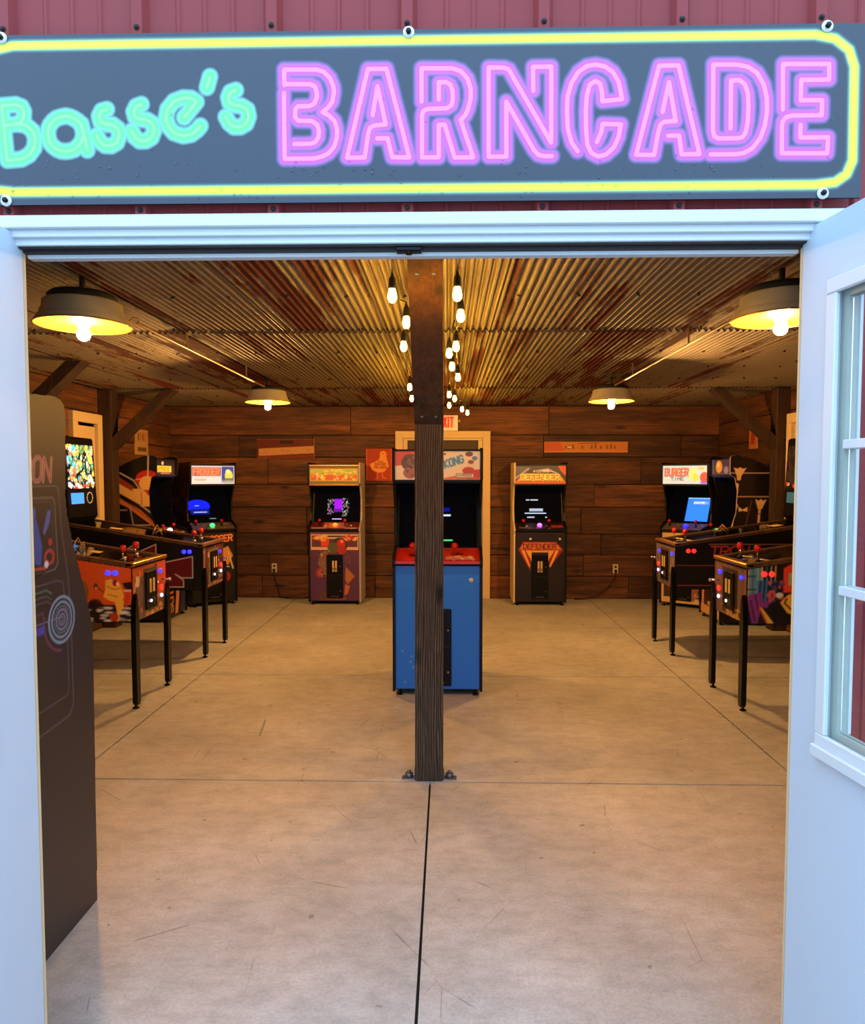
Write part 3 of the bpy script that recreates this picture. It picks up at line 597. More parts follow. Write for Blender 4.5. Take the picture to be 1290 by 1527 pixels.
# ================================================================ the sign over the door
SX0, SX1, SZ0, SZ1 = -1.075, .901, 2.2105, 2.580
sg = thing('shop_sign', 'dark banner sign with painted neon lettering over the double door', 'sign')
P_('sign_board', 'black', sg, (SX0, SX1, 1.5695, 1.575, SZ0, SZ1), c=.001)
def resamp(p):  # smooth the traced tubes a little
    return [(x / 1000, z / 1000) for x, z in p]
res = .0028; nx = int((SX1 - SX0) / res) + 1; nz = int((SZ1 - SZ0) / res) + 1
GX, GZ = np.meshgrid(np.linspace(SX0, SX1, nx), np.linspace(SZ0, SZ1, nz))
dp = np.full(GX.shape, .05); dg = dp.copy()
def acc(d, pl):
    p = resamp(pl); xs = [q[0] for q in p]; m = (GX > min(xs) - .04) & (GX < max(xs) + .04)
    d[m] = np.minimum(d[m], seg_dist(GX[m], GZ[m], p))
for pl in NEON_PINK: acc(dp, pl)
for pl in NEON_GREEN: acc(dg, pl)
dy = np.minimum(seg_dist(GX, GZ, resamp(NEON_YELLOW)), .05)
co = np.stack([GX, np.full(GX.shape, 1.569), GZ], -1).reshape(-1, 3); idx = np.arange(nx * nz).reshape(nz, nx)
ff = np.stack([idx[:-1, :-1], idx[:-1, 1:], idx[1:, 1:], idx[1:, :-1]], -1).reshape(-1, 4)
me = bpy.data.meshes.new('sign_face'); me.from_pydata(co.tolist(), [], ff.tolist())
for nm, d in (('dp', dp), ('dg', dg), ('dy', dy)): me.attributes.new(nm, 'FLOAT', 'POINT').data.foreach_set('value', d.astype(np.float32).ravel())
me.materials.append(M['sign']); link('sign_face', me, sg)
for x in (-.991, -.087, .818):
    for z in (2.573, 2.220):
        if x == -.087 and z < 2.4: continue
        b = MB().cyl((x, 1.569, z), (x, 1.566, z), .0125, 16).build('washer', 'white_btn', sg)
        MB().cyl((x, 1.566, z), (x, 1.560, z), .0062, 6).build('bolt', 'satin', b)
mb = MB(); R = random.Random(5)
for _ in range(170):
    x = R.uniform(-1.0, .88); z = R.uniform(2.22, 2.30) if R.random() < .85 else R.uniform(2.3, 2.45); r = R.uniform(.0012, .0034)
    mb.lathe([(r, 0), (r * .7, r * .5), (.0001, r * .7)], (x, 1.5689, z), 6, Matrix.Rotation(pi / 2, 4, 'X'))
mb.build('water_drops', 'glass', sg, kind='stuff')

# ================================================================ upright arcade cabinets
def rotx(o, a): o.rotation_euler[0] = a
def upright(label, loc, rz, k, paint):
    """front towards local -Y. paint: dict of functions that draw on the printed areas"""
    t = thing('arcade_cabinet', label, 'arcade machine', loc, rz, k.get('group'))
    w, D, H, cz = k['w'], k['D'], k['H'], k.get('cz', .955)
    hw = w / 2; mz = k.get('mz', (H - .265, H - .04)); st = .02; z0 = .035; sd = k.get('sd', .12); mo = k.get('mo', 0.0)
    prof = k.get('prof') or [(.03, z0), (.03, cz - .05), (0, cz - .02), (0, cz + .015), (.06, cz + .05), (.17, cz + .10), (.20, cz + .20), (.19, cz + .38), (.10, mz[0] - .02), (.02, mz[0] + .01), (.012, H - .015), (.03, H), (D, H), (D, z0)]
    inner = k.get('inner') or [(.045, z0 + .01), (.045, cz - .035), (.02, cz - .022), (.02, cz), (.22, cz + .075), (.22 + sd, mz[0] - .03), (.06, mz[0] - .025), (.045, mz[0] - .01), (.035, H - .02), (D - .005, H - .02), (D - .005, z0 + .01)]
    MB().prism(inner, -hw + st, hw - st, 'YZ').build('cabinet_body', k.get('bodym', 'black'), t)
    for s in (-1, 1):
        MB().prism(prof, s * hw - s * st, s * hw, 'YZ').build('side_panel', k.get('sidem', 'black') if s == k.get('sides', s) else 'black', t)
        if k.get('side_art') == s:
            c = Cv(D, H, k.get('side_res', .007), k.get('side_bg', (12, 11, 12))); paint['side'](c)
            ps = [(D - a, b) for a, b in prof] if s < 0 else prof
            ins = [(min(max(a, .006), D - .006), b) for a, b in ps]
            if s < 0: c.obj('side_graphic', 'print', t, (-hw - .0015, D, 0), (0, 0, -pi / 2), ins)
            else: c.obj('side_graphic', 'print', t, (hw + .0015, 0, 0), (0, 0, pi / 2), ins)
    iw = w - 2 * st; x0 = -iw / 2
    if 'marquee' in paint:
        c = Cv(iw, mz[1] - mz[0], k.get('res', .006), (20, 18, 18)); paint['marquee'](c)
        c.obj('marquee', k.get('mm', 'print'), t, (x0, .031 + mo, mz[0]))
        P_('marquee_retainer', k.get('rm', 'black'), t, (x0, -x0, .022 + mo, .034 + mo, mz[1], mz[1] + .012), (x0, -x0, .024 + mo, .046 + mo, mz[0] - .014, mz[0]))
        P_('speaker_panel', k.get('rm', 'black'), t, (x0, -x0, .040 + mo, .055 + mo, mz[0] - .022, mz[0] - .015))
    if 'screen' in paint:
        h = math.hypot(sd, mz[0] - .03 - cz - .075); c = Cv(iw - .03, h, k.get('res', .006), (2, 2, 3)); paint['screen'](c)
        a = atan(sd / (mz[0] - .03 - cz - .075)); c.obj('screen', 'screen', t, (x0 + .015, .216, cz + .077), (-a, 0, 0))
    a = atan(.20 / .075); ca = (pi / 2 - a)
    if 'panel' in paint:
        cp = link('control_panel', MB().prism([(.012, cz - .018), (.012, cz + .002), (.218, cz + .079), (.218, cz + .074), (.019, cz - .001), (.019, cz - .018)], x0, -x0, 'YZ').mesh('control_panel', k.get('cpm', 'black')), t)
        c = Cv(iw, .205, k.get('res', .006), k.get('cp_bg', (30, 24, 24))); paint['panel'](c)
        c.obj('panel_graphic', 'print', cp, (x0, .016, cz + .005), (-a, 0, 0))
        def on(u, v, hgt=0.0): return (u, .014 + v * sin(a) - hgt * cos(a) * 0, cz + .004 + v * cos(a) + hgt)
        for u in k.get('sticks', (-.2, .12)):
            p = on(u, .11); j = MB().cyl(p, (p[0], p[1] - .006, p[2] + .05), .006, 8).lathe([(.024, 0), (.018, .004), (.001, .006)], p, 14).build('joystick', 'satin' if not k.get('redstick') else 'red', t)
            MB().ball((p[0], p[1] - .006, p[2] + .062), .021 if not k.get('redstick') else .026, 14).build('ball_top', 'red', j)
        for u, v, mm in k.get('buttons', ()):
            p = on(u, v); MB().lathe([(.016, 0), (.016, .006), (.011, .008), (.011, .011), (.001, .012)], p, 12).build('button', mm, t)
        if k.get('ball'):
            p = on(0, .09, .008); MB().ball(p, .032, 16).build('trackball', k['ball'], t)
            MB().lathe([(.046, 0), (.046, .006), (.034, .007)], on(0, .09), 18).build('trackball_ring', 'satin', t)
    if 'front' in paint:
        c = Cv(iw, cz - .037 - z0 - .015, k.get('res', .006), k.get('front_bg', (16, 14, 15))); paint['front'](c)
        c.obj('front_panel', 'print', t, (x0, .0435, z0 + .015))
    if k.get('coin'):
        u, za, zb = k['coin']; cw = .102
        cd = MB().bbox(u - cw, u + cw, .027, .0434, za, zb, .004).build('coin_door', 'satin', t)
        zm = za + (zb - za) * .52
        P_('door_split', 'joint', cd, (u - cw + .008, u + cw - .008, .0262, .0272, zm - .003, zm + .002))
        if k.get('reject', True):
            for v in (u - .03, u + .006): P_('coin_slot', 'card', cd, (v, v + .024, .019, .0268, zm + .05, zm + .19), c=.002)
            for v in (u - .024, u + .012): P_('coin_return', 'joint', cd, (v, v + .012, .0165, .0188, zm + .07, zm + .10))
        for z in (zm + .12, zm - .19): MB().cyl((u + cw - .03 if k.get('reject', True) else u + .078, .027, z), (u + cw - .03 if k.get('reject', True) else u + .078, .017, z), .008, 10).build('lock', 'chrome', cd)
        P_('kick_vent', 'steel', cd, (u - .05, u + .05, .0255, .0268, za + .02, za + .026))
    for u, z, r, mm in k.get('studs', ()):
        MB().cyl((u, .0434, z), (u, .034, z), r, 16).build('start_button', mm, t)
    for u in (-hw + .05, hw - .05):
        for v in (.07, D - .06): MB().cyl((u, v, .0), (u, v, .012), .02, 10).cyl((u, v, .012), (u, v, z0 + .01), .007, 8).build('foot', 'satin', t)
    return t

KB = dict(w=.66, D=.50, H=1.785)
def wild(c, cols, n, x0, x1, y0, y1, r0=.006, r1=.02, seed=1): c.speck(n, r0, r1, cols, x0, x1, y0, y1, 1.0, seed)
# --- left back: purple front
def l_marquee(c):
    c.rect(0, c.w, 0, c.h, (128, 116, 62)); c.grad(c.h * .8, c.h, (92, 62, 36), .0, .8)
    c.rect(.012, c.w - .012, .035, c.h - .035, (206, 190, 120)); c.rect(.022, c.w - .022, .045, c.h * .50, (214, 106, 70)); c.rect(.022, c.w - .022, c.h * .5, c.h - .045, (196, 198, 96))
    c.speck(60, .006, .016, [(250, 238, 110), (240, 150, 90), (150, 190, 90), (238, 226, 160)], .03, c.w - .03, .05, c.h - .05, 1.6, 2)
    c.disc(.16, .085, .022, .03, (255, 244, 140)); c.disc(.46, .085, .02, .028, (255, 240, 130))
def l_screen(c):
    m = c.w / 2; c.rect(m - .035, m + .065, .17, .30, (120, 20, 210)); c.rect(m - .045, m + .08, .13, .18, (90, 24, 150), .6)
    c.speck(46, .003, .009, [(150, 120, 160), (120, 160, 135), (110, 80, 140)], m - .12, m - .04, .10, .31, .7, 4); c.speck(46, .003, .009, [(155, 125, 165), (125, 160, 135)], m + .07, m + .15, .07, .31, .7, 5)
    c.rect(m - .06, m + .06, .035, .045, (170, 150, 235))
def l_panel(c):
    c.rect(0, c.w, 0, .205, (104, 40, 34)); c.rect(.16, .44, .02, .19, (205, 110, 62)); c.rect(.24, .36, .05, .15, (250, 170, 90)); c.rect(.02, .2, .01, .035, (225, 190, 170)); c.rect(.44, .6, .01, .035, (225, 190, 170)); c.speck(20, .005, .012, [(230, 200, 190), (190, 60, 40)], seed=8)
def l_front(c):
    w, h = c.w, c.h; c.rect(0, w, 0, h, (86, 46, 92)); c.grad(h * .6, h, (120, 70, 84), 0, .5)
    c.rect(.012, w - .012, h - .225, h - .03, (236, 190, 176)); c.rect(.022, w - .022, h - .212, h - .045, (98, 52, 74)); c.rect(.022, w - .022, h - .215, h - .19, (226, 178, 156)); c.rect(.022, w - .022, h - .065, h - .05, (52, 20, 20))
    c.rect(.14, .24, h - .18, h - .08, (226, 74, 42)); c.rect(.16, .42, h - .085, h - .065, (214, 200, 160))
    c.speck(30, .01, .022, [(246, 176, 88), (240, 200, 120), (200, 60, 40)], .05, .2, h - .10, h - .045, 1.4, 6); c.speck(34, .01, .022, [(246, 176, 88), (240, 200, 150), (200, 60, 40)], .42, .58, h - .11, h - .045, 1.4, 7)
    c.disc(.37, h - .17, .10, .10, (62, 50, 40)); c.disc(.39, h - .16, .055, .07, (196, 40, 40)); c.disc(.40, h - .12, .02, .02, (255, 130, 120)); c.disc(.29, h - .20, .07, .07, (92, 88, 66)); c.disc(.40, h - .23, .06, .05, (170, 44, 44))
    c.poly([(.13, h - .26), (.22, h - .24), (.25, h - .40), (.22, h - .56), (.13, h - .50), (.10, h - .38)], (130, 92, 78)); c.disc(.12, h - .52, .045, .06, (164, 60, 62)); c.poly([(.45, h - .44), (.56, h - .56), (.47, h - .66), (.44, h - .60)], (180, 110, 52))
    c.poly([(.44, h - .66), (.50, h - .68), (.47, h - .78), (.43, h - .80)], (196, 104, 72)); c.poly([(.10, .0), (.24, .0), (.24, .12), (.14, .10)], (96, 62, 50)); c.rect(.2, .45, .01, .045, (150, 70, 60))
    c.speck(70, .004, .012, [(200, 170, 120), (120, 40, 50), (150, 120, 110), (80, 70, 50)], .09, .26, h - .58, h - .22, 1, 9)
    c.rect(.452, .50, h - .39, h - .31, (150, 90, 100)); c.rect(.456, .496, h - .385, h - .315, (90, 50, 88))
upright('arcade cabinet with purple artwork front and green-yellow marquee against the back wall', (-1.42, 8.60, 0), 0,
    dict(KB, sidem='greyside', sides=1, coin=(-.0, .085, .63), ball='led_orange', rm='brass', buttons=((-.12, .08, 'white_btn'), (.2, .09, 'white_btn'))),
    dict(marquee=l_marquee, screen=l_screen, panel=l_panel, front=l_front))
# --- right back: black, orange lettering
def wordart(c, txt, x0, x1, y, h, col, dark):
    n = len(txt); lw = (x1 - x0) / (n * 1.18); c.text(txt, x0, y, h, lw, .018, dark, 0, 0, 1.18); c.text(txt, x0, y, h, lw, .010, col, 0, 0, 1.18)
def r_marquee(c):
    w, h = c.w, c.h; c.rect(0, w, 0, h, (74, 58, 50)); c.poly([(0, .05), (.14, .14), (.2, .2), (0, h)], (96, 92, 84)); c.line([(.0, .07), (.16, .19)], .014, (180, 170, 160)); c.poly([(.26, .17), (.40, .19), (.52, .135), (.54, .12), (.44, .15), (.30, .16)], (196, 176, 180))
    c.poly([(.52, h), (w, h), (w, .10), (.56, .16)], (222, 84, 50)); c.poly([(0, .0), (w, .0), (w, .02), (.54, .125), (.08, .125), (0, .02)], (206, 104, 54)); c.poly([(.03, .035), (.59, .035), (.53, .13), (.09, .13)], (240, 176, 60))
    c.text('WILLIAMS', .22, .145, .022, .018, .005, (240, 226, 120)); c.text('DEFENDER', .065, .048, .07, .048, .024, (120, 66, 16), .0, 0, 1.28); c.text('DEFENDER', .065, .05, .07, .048, .011, (255, 236, 110), .0, 0, 1.28)
    for i in range(16): c.line([(.02 + i * .038, .0), (.06 + i * .034, .035)], .006, (140, 44, 30))
def r_screen(c):
    m = c.w / 2 - .02
    for x0, x1, y in ((-.13, -.09, .285), (-.075, .02, .285), (-.09, .08, .165), (-.09, .08, .145), (-.15, .12, .112), (-.12, -.03, .06), (.11, .13, .06)):
        c.rect(m + x0, m + x1, y, y + .011, (170, 200, 235), .85)
def r_panel(c):
    c.rect(0, c.w, 0, .205, (44, 20, 22)); c.rect(.45, .6, .04, .12, (150, 60, 44)); c.rect(.05, .2, .02, .06, (110, 90, 84)); c.speck(26, .005, .012, [(150, 120, 120), (120, 40, 40)], seed=4)
def r_front(c):
    w, h = c.w, c.h; c.rect(0, w, 0, h, (30, 17, 14)); m = w / 2
    O, Y = (226, 112, 42), (246, 170, 60)
    c.poly([(m - .21, h - .12), (m + .20, h - .12), (m + .29, h - .22), (m + .12, h - .44), (m + .10, h - .24), (m - .10, h - .24), (m - .12, h - .48), (m - .27, h - .22)], (150, 34, 20))
    c.poly([(m - .20, h - .13), (m + .19, h - .13), (m + .27, h - .215), (m - .26, h - .215)], O)
    for s in (-1, 1):
        for a, b in ((.235, .15), (.18, .11)):
            c.poly([(m + s * a, h - .225), (m + s * (a - .042), h - .225), (m + s * (b - .03), h - .42 + (.06 if a < .2 else 0)), (m + s * (b - .02), h - .44 + (.06 if a < .2 else 0))], Y)
        c.poly([(m + s * .105, h - .225), (m + s * .135, h - .225), (m + s * .115, h - .34), (m + s * .104, h - .36)], Y)
    c.rect(m - .10, m + .10, h - .25, h - .228, Y); c.text('DEFENDER', m - .205, h - .205, .058, .040, .012, (84, 26, 12), 0, 0, 1.3)
    c.grad(0, h * .4, (14, 8, 8), .5, 0)
upright('black arcade cabinet with orange block lettering against the back wall right of the cream door', (1.148, 8.60, 0), 0,
    dict(KB, sidem='cream', sides=-1, coin=(-.0, .085, .63), ball='led_violet', studs=((-.12, .835, .015, 'white_btn'), (.245, .835, .015, 'white_btn')), mm='dimlit', buttons=((-.16, .08, 'white_btn'), (.2, .09, 'red'), (.25, .09, 'red'))),
    dict(marquee=r_marquee, screen=r_screen, panel=r_panel, front=r_front))
# --- centre: blue front, red control panel
def c_marquee(c):
    w, h = c.w, c.h; c.rect(0, w, 0, h, (240, 224, 210)); c.poly([(0, h), (.26, h), (.10, .11), (0, .10)], (214, 92, 84)); c.poly([(.30, 0), (w, 0), (w, .08), (.52, .04)], (222, 96, 70)); c.poly([(.30, 0), (.52, 0), (.50, .045)], (226, 130, 90))
    c.disc(.11, .125, .065, .062, (112, 84, 76)); c.disc(.11, .05, .05, .042, (170, 110, 100)); c.speck(24, .004, .010, [(84, 60, 54), (150, 118, 106)], .06, .17, .03, .17, 1, 3); c.disc(.185, .045, .036, .04, (150, 206, 226)); c.disc(.19, .04, .012, .014, (60, 110, 160))
    c.text('DONKEY', .17, .14, .035, .014, .006, (70, 130, 196), 0, .0, 1.3); c.text('KONG', .362, .085, .052, .026, .018, (206, 220, 238), .1, .30, 1.45); c.text('KONG', .362, .085, .052, .026, .0115, (84, 146, 206), .1, .30, 1.45)
    c.disc(.545, .095, .030, .034, (236, 214, 200)); c.disc(.53, .065, .045, .028, (196, 76, 66)); c.disc(.548, .128, .022, .014, (150, 86, 74)); c.disc(.535, .185, .028, .018, (116, 84, 92)); c.disc(.575, .155, .02, .016, (110, 140, 186)); c.disc(.59, .045, .035, .03, (206, 78, 64))
    c.disc(.36, .185, .008, .008, (120, 60, 60)); c.rect(.44, .57, .014, .046, (90, 50, 44)); c.rect(.444, .566, .018, .042, (246, 236, 214)); c.text('NINTENDO', .452, .024, .013, .010, .0032, (60, 34, 30), 0, 0, 1.35)
def c_screen(c):
    m = c.w / 2
    c.rect(m + .02, m + .095, .245, .256, (170, 205, 250)); c.rect(m + .02, m + .11, .055, .064, (70, 190, 90)); c.rect(m + .04, m + .09, .28, .31, (10, 14, 120), .8); c.rect(m + .0, m + .02, .33, .34, (200, 140, 90))
    c.rect(m - .08, m - .03, .245, .25, (190, 60, 80)); c.rect(m - .25, m + .25, .0, .008, (10, 10, 14))
def c_panel(c):
    c.rect(0, c.w, 0, .205, (214, 46, 34)); c.line([(.02, .19), (.6, .19)], .006, (226, 96, 84)); c.rect(.36, .58, .012, .075, (196, 66, 44)); c.text('INSTRUCTIONS', .37, .045, .022, .012, .0045, (250, 210, 180)); c.line([(.37, .03), (.57, .03)], .006, (250, 214, 190)); c.disc(.14, .09, .05, .03, (120, 14, 14)); c.disc(.45, .11, .05, .022, (130, 16, 14)); c.speck(14, .004, .008, [(250, 220, 200)], .37, .58, .01, .08, 1.6, 2)
def c_front(c):
    w, h = c.w, c.h; c.rect(0, w, 0, h, (36, 122, 250)); c.rect(0, w, h - .062, h, (30, 106, 228))
    for x, y in ((.05, .28), (.11, .20), (.13, .16), (.07, .05), (.12, .24)): c.disc(x, y, .010, .008, (140, 190, 230), .45)
upright('tall arcade cabinet with blue front and red control panel behind the middle post', (-.075, 4.98, 0), 0,
    dict(w=.655, D=.72, H=1.812, cz=.993, mz=(1.583, 1.79), res=.0042, cpm='redpanel', redstick=True, sticks=(-.185, .125), coin=(-.001, .075, .642), reject=False,
         studs=((.245, .855, .017, 'white_btn'),), buttons=((-.05, .09, 'yellow_btn'), (.0, .09, 'yellow_btn'))),
    dict(marquee=c_marquee, screen=c_screen, panel=c_panel, front=c_front))

# --- tall charcoal cabinet by the left jamb, seen from its side
def t_side(c):
    c.X = c.X + .05      # artwork sits this far towards the rear of the side panel
    c.rect(0, c.w, 0, c.h, (50, 42, 42)); c.text('TRON', .333, 1.588, .076, .042, .013, (204, 132, 122), .12, 0, 1.32); c.text('TRON', .333, 1.588, .076, .042, .004, (70, 44, 42), .12, 0, 1.32)
    G = (118, 106, 104); c.line([(.05, 1.572), (.57, 1.572), (.588, 1.56), (.60, 1.42), (.632, 1.26), (.645, 1.12), (.648, .80), (.62, .765), (.05, .73)], .004, G, .7)
    c.line([(.05, 1.533), (.55, 1.533), (.562, 1.52), (.572, 1.31), (.555, 1.29), (.05, 1.262)], .005, (128, 112, 104), .8); c.line([(.05, 1.52), (.545, 1.52), (.55, 1.31), (.05, 1.28)], .003, (100, 84, 84), .7)
    c.line([(.05, 1.235), (.56, 1.25), (.60, 1.24), (.62, 1.1), (.622, .86), (.61, .84), (.05, .815)], .004, (106, 92, 110), .8)
    for q, cc in ((1.215, (112, 150, 130)), (1.195, (100, 110, 106)), (1.178, (104, 92, 112))): c.line([(.05, q), (.50, q + .012), (.53, q - .004)], .0035, cc, .8)
    c.poly([(.425, 1.47), (.45, 1.475), (.465, 1.44), (.485, 1.37), (.475, 1.31), (.42, 1.33), (.412, 1.38)], (62, 84, 160)); c.disc(.44, 1.485, .013, .019, (74, 96, 172)); c.poly([(.49, 1.42), (.52, 1.49), (.538, 1.49), (.53, 1.45), (.50, 1.41)], (84, 98, 170))
    c.ring(.523, 1.335, .024, .022, .012, (172, 62, 54)); c.disc(.53, 1.385, .011, .012, (168, 50, 46)); c.disc(.505, 1.312, .012, .012, (220, 214, 220)); c.line([(.41, 1.305), (.50, 1.30)], .008, (186, 70, 54)); c.poly([(.43, 1.285), (.50, 1.29), (.54, 1.30), (.44, 1.27)], (30, 26, 28))
    x, y = .588, 1.112; L = (122, 148, 178)
    for r, wd, cc in ((.078, .010, L), (.060, .008, L), (.046, .004, (90, 130, 140)), (.034, .008, (128, 122, 160)), (.020, .004, L), (.010, .010, (96, 100, 120))): c.ring(x, y, r, r, wd, cc)
    c.line([(x + .105 * cos(a), y + .105 * sin(a)) for a in [pi * (.93 + .06 * i) for i in range(10)]], .009, (110, 56, 88)); c.line([(.40, y + .01), (x, y + .01)], .003, (120, 130, 160)); c.line([(.40, 1.15), (.478, 1.155), (.484, 1.12)], .007, (104, 58, 88))
    c.rect(.42, .485, 1.085, 1.112, (70, 72, 168))
    c.X = c.X - .05
upright('tall charcoal arcade cabinet seen from its side just inside the left door jamb', (-1.665, 2.547, 0), pi,
    dict(w=.67, D=.745, H=1.873, cz=1.02, side_art=-1, side_res=.0045, side_bg=(50, 42, 42), sidem='tronside',
         prof=[(.017, .0), (.0, .964), (.006, 1.054), (.045, 1.16), (.085, 1.267), (.130, 1.38), (.155, 1.464), (.165, 1.535), (.152, 1.80), (.158, 1.845), (.178, 1.866), (.22, 1.873), (.34, 1.866), (.725, 1.862), (.745, 1.84), (.745, .0)],
         inner=[(.045, .01), (.045, .95), (.03, .97), (.04, 1.03), (.24, 1.11), (.36, 1.52), (.20, 1.56), (.19, 1.84), (.735, 1.84), (.735, .01)]), dict(side=t_side))

# --- corner and side cabinets
KC = dict(w=.57, D=.56, sd=.27, H=1.785)
def fl_marquee(c):
    w, h = c.w, c.h; c.rect(0, w, 0, h, (196, 190, 206)); c.rect(.01, .36, .10, h - .02, (40, 40, 110)); c.rect(.015, .355, .105, h - .025, (206, 96, 60), .55); c.text('FROGGER', .03, .115, .075, .034, .016, (250, 130, 80)); c.rect(.01, .36, .02, .085, (226, 208, 206)); c.text('FROGGER', .04, .04, .02, .015, .004, (200, 110, 100))
    c.rect(.37, w - .01, .01, h - .01, (46, 64, 150)); c.disc(.46, .10, .05, .07, (206, 200, 90)); c.disc(.45, .15, .03, .03, (230, 226, 130)); c.poly([(.40, 0), (.54, 0), (.50, .07), (.42, .07)], (70, 110, 70)); c.grad(0, .06, (226, 220, 230), .6, 0)
def fl_screen(c):
    c.disc(.14, .24, .15, .09, (16, 26, 220)); c.rect(.04, .27, .12, .20, (12, 20, 120)); c.rect(.08, .24, .145, .155, (150, 160, 240)); c.rect(.10, .15, .24, .246, (130, 190, 255)); c.rect(.26, .34, .05, .06, (90, 110, 150))
def fl_panel(c):
    c.rect(0, c.w, 0, .205, (116, 96, 84)); c.speck(30, .006, .016, [(200, 190, 176), (60, 44, 40), (170, 70, 54)], seed=5)
def fl_front(c):
    w, h = c.w, c.h; c.text('FROGGER', .10, h - .13, .075, .043, .022, (226, 70, 40), .1, .05); c.text('FROGGER', .10, h - .13, .075, .043, .009, (250, 190, 120), .1, .05)
    c.poly([(.34, h - .22), (.44, h - .18), (.50, h - .30), (.44, h - .42), (.36, h - .36)], (226, 150, 60)); c.line([(.44, h - .25), (.50, h - .46)], .02, (226, 190, 130)); c.disc(.42, h - .56, .05, .06, (150, 44, 34)); c.line([(.33, h - .42), (.45, h - .44)], .012, (200, 220, 220))
def fl_side(c):
    c.rect(0, c.w, 0, c.h, (10, 10, 12)); c.poly([(.12, 1.42), (.46, 1.54), (.47, 1.47), (.14, 1.34)], (92, 30, 28)); c.poly([(.2, 1.15), (.40, 1.2), (.45, 1.1), (.38, .95), (.26, .98)], (70, 40, 32)); c.line([(.4, 1.2), (.46, 1.24)], .02, (96, 80, 66)); c.line([(.36, 1.0), (.42, .85)], .014, (90, 70, 60))
upright('black arcade cabinet with orange and blue marquee angled in the far left corner', (-2.885, 8.508, 0), radians(35),
    dict(KC, ball='led_green', mm='lit', side_art=-1, coin=(0, .085, .55)), dict(marquee=fl_marquee, screen=fl_screen, panel=fl_panel, front=fl_front, side=fl_side))
def fr_marquee(c):
    w, h = c.w, c.h; c.rect(0, w, 0, h, (190, 206, 206)); c.text('BURGER', .03, .10, .085, .036, .022, (70, 40, 40)); c.text('BURGER', .03, .10, .085, .036, .014, (232, 116, 84)); c.text('TIME', .10, .045, .035, .03, .010, (130, 100, 110))
    c.disc(.36, .12, .05, .08, (196, 220, 140)); c.disc(.39, .08, .035, .05, (250, 210, 80)); c.disc(.50, .08, .055, .065, (226, 84, 66)); c.disc(.46, .19, .04, .02, (236, 190, 120)); c.disc(.49, .02, .04, .015, (150, 90, 200)); c.rect(.54, .56, 0, h, (206, 206, 220))
def fr_screen(c):
    c.rect(.20, .47, .03, .36, (40, 110, 235)); c.rect(.27, .45, .27, .31, (110, 130, 220)); c.text('GAME', .28, .28, .025, .025, .006, (210, 200, 240)); c.rect(.20, .47, .348, .36, (120, 170, 250))
def fr_front(c):
    w, h = c.w, c.h; c.rect(0, w, 0, h, (232, 190, 126)); c.rect(.03, w - .0, .07, h - .12, (60, 44, 42)); c.poly([(.12, .05), (.40, .04), (.46, .20), (.20, .22)], (150, 96, 84)); c.speck(24, .01, .03, [(120, 40, 34), (90, 90, 96), (200, 150, 110)], .08, .5, .06, .25, 1.4, 3)
upright('arcade cabinet with cream front and bright blue screen angled in the far right corner', (2.865, 8.508, 0), radians(-35),
    dict(KC, ball='led_blue', mm='lit', coin=(0, .085, .55)), dict(marquee=fr_marquee, screen=fr_screen, panel=fl_panel, front=fr_front))
ARCH = [(.03, .035), (.03, .86), (.0, .90), (.0, .97), (.05, 1.01), (.14, 1.06), (.19, 1.22), (.20, 1.45), (.17, 1.60), (.12, 1.625), (.115, 1.815), (.14, 1.835), (.20, 1.838), (.27, 1.825), (.36, 1.795), (.46, 1.75), (.55, 1.685), (.60, 1.62), (.60, .035)]
ARI = [(.05, .045), (.05, .87), (.02, .90), (.02, .955), (.22, 1.03), (.36, 1.56), (.16, 1.60), (.145, 1.615), (.145, 1.80), (.25, 1.80), (.45, 1.73), (.59, 1.60), (.59, .045)]
KA = dict(mo=.105, w=.60, D=.60, H=1.84, mz=(1.63, 1.80), prof=ARCH, inner=ARI)
def sl_side(c):
    T = lambda q: [(a * .000736 - .01, 1.903 - b * .000728) for a, b in q]
    CR, RD, GR = (226, 176, 110), (150, 52, 36), (190, 176, 170)
    c.poly(T([(-60, 350), (100, 400), (340, 560), (300, 640), (-60, 470)]), RD); c.poly(T([(-60, 460), (60, 480), (340, 640), (430, 830), (60, 620), (-60, 560)]), CR)
    c.poly(T([(300, 590), (420, 580), (520, 640), (600, 740), (650, 900), (560, 850), (470, 850), (430, 830)]), CR); c.line(T([(440, 640), (450, 830)]), .008, RD); c.line(T([(130, 350), (330, 460), (440, 620)]), .014, GR)
    c.disc(*T([(540, 440)])[0], .13, .095, (190, 40, 30)); c.disc(*T([(535, 510)])[0], .09, .085, (230, 180, 100)); c.poly(T([(480, 600), (620, 600), (600, 700), (540, 680)]), (190, 50, 36)); c.line(T([(360, 450), (470, 430)]), .009, (240, 170, 150))
    c.poly(T([(-60, 640), (60, 680), (250, 800), (420, 900), (770, 1220), (700, 1215), (240, 870), (-60, 720)]), (196, 108, 66)); c.line(T([(60, 690), (240, 800), (760, 1210)]), .008, (100, 34, 24)); c.line(T([(430, 830), (600, 960), (750, 1120)]), .014, GR)
    c.line(T([(557, 90), (545, 400)]), .014, (200, 190, 190)); c.line(T([(190, 1130), (570, 1130)]), .009, GR); c.line(T([(270, 860), (315, 1130)]), .008, GR); c.line(T([(80, 905), (220, 905)]), .014, (150, 130, 120))
    c.poly(T([(660, 870), (690, 900), (690, 950), (665, 940)]), GR)
def sl_marquee(c): c.rect(0, c.w, 0, c.h, (34, 24, 22)); c.rect(.06, .44, .03, .10, (240, 206, 50)); c.text('ASTEROIDS', .08, .04, .045, .026, .008, (140, 100, 20)); c.disc(.2, .13, .03, .02, (230, 180, 130)); c.rect(.15, .4, .01, .02, (190, 120, 100))
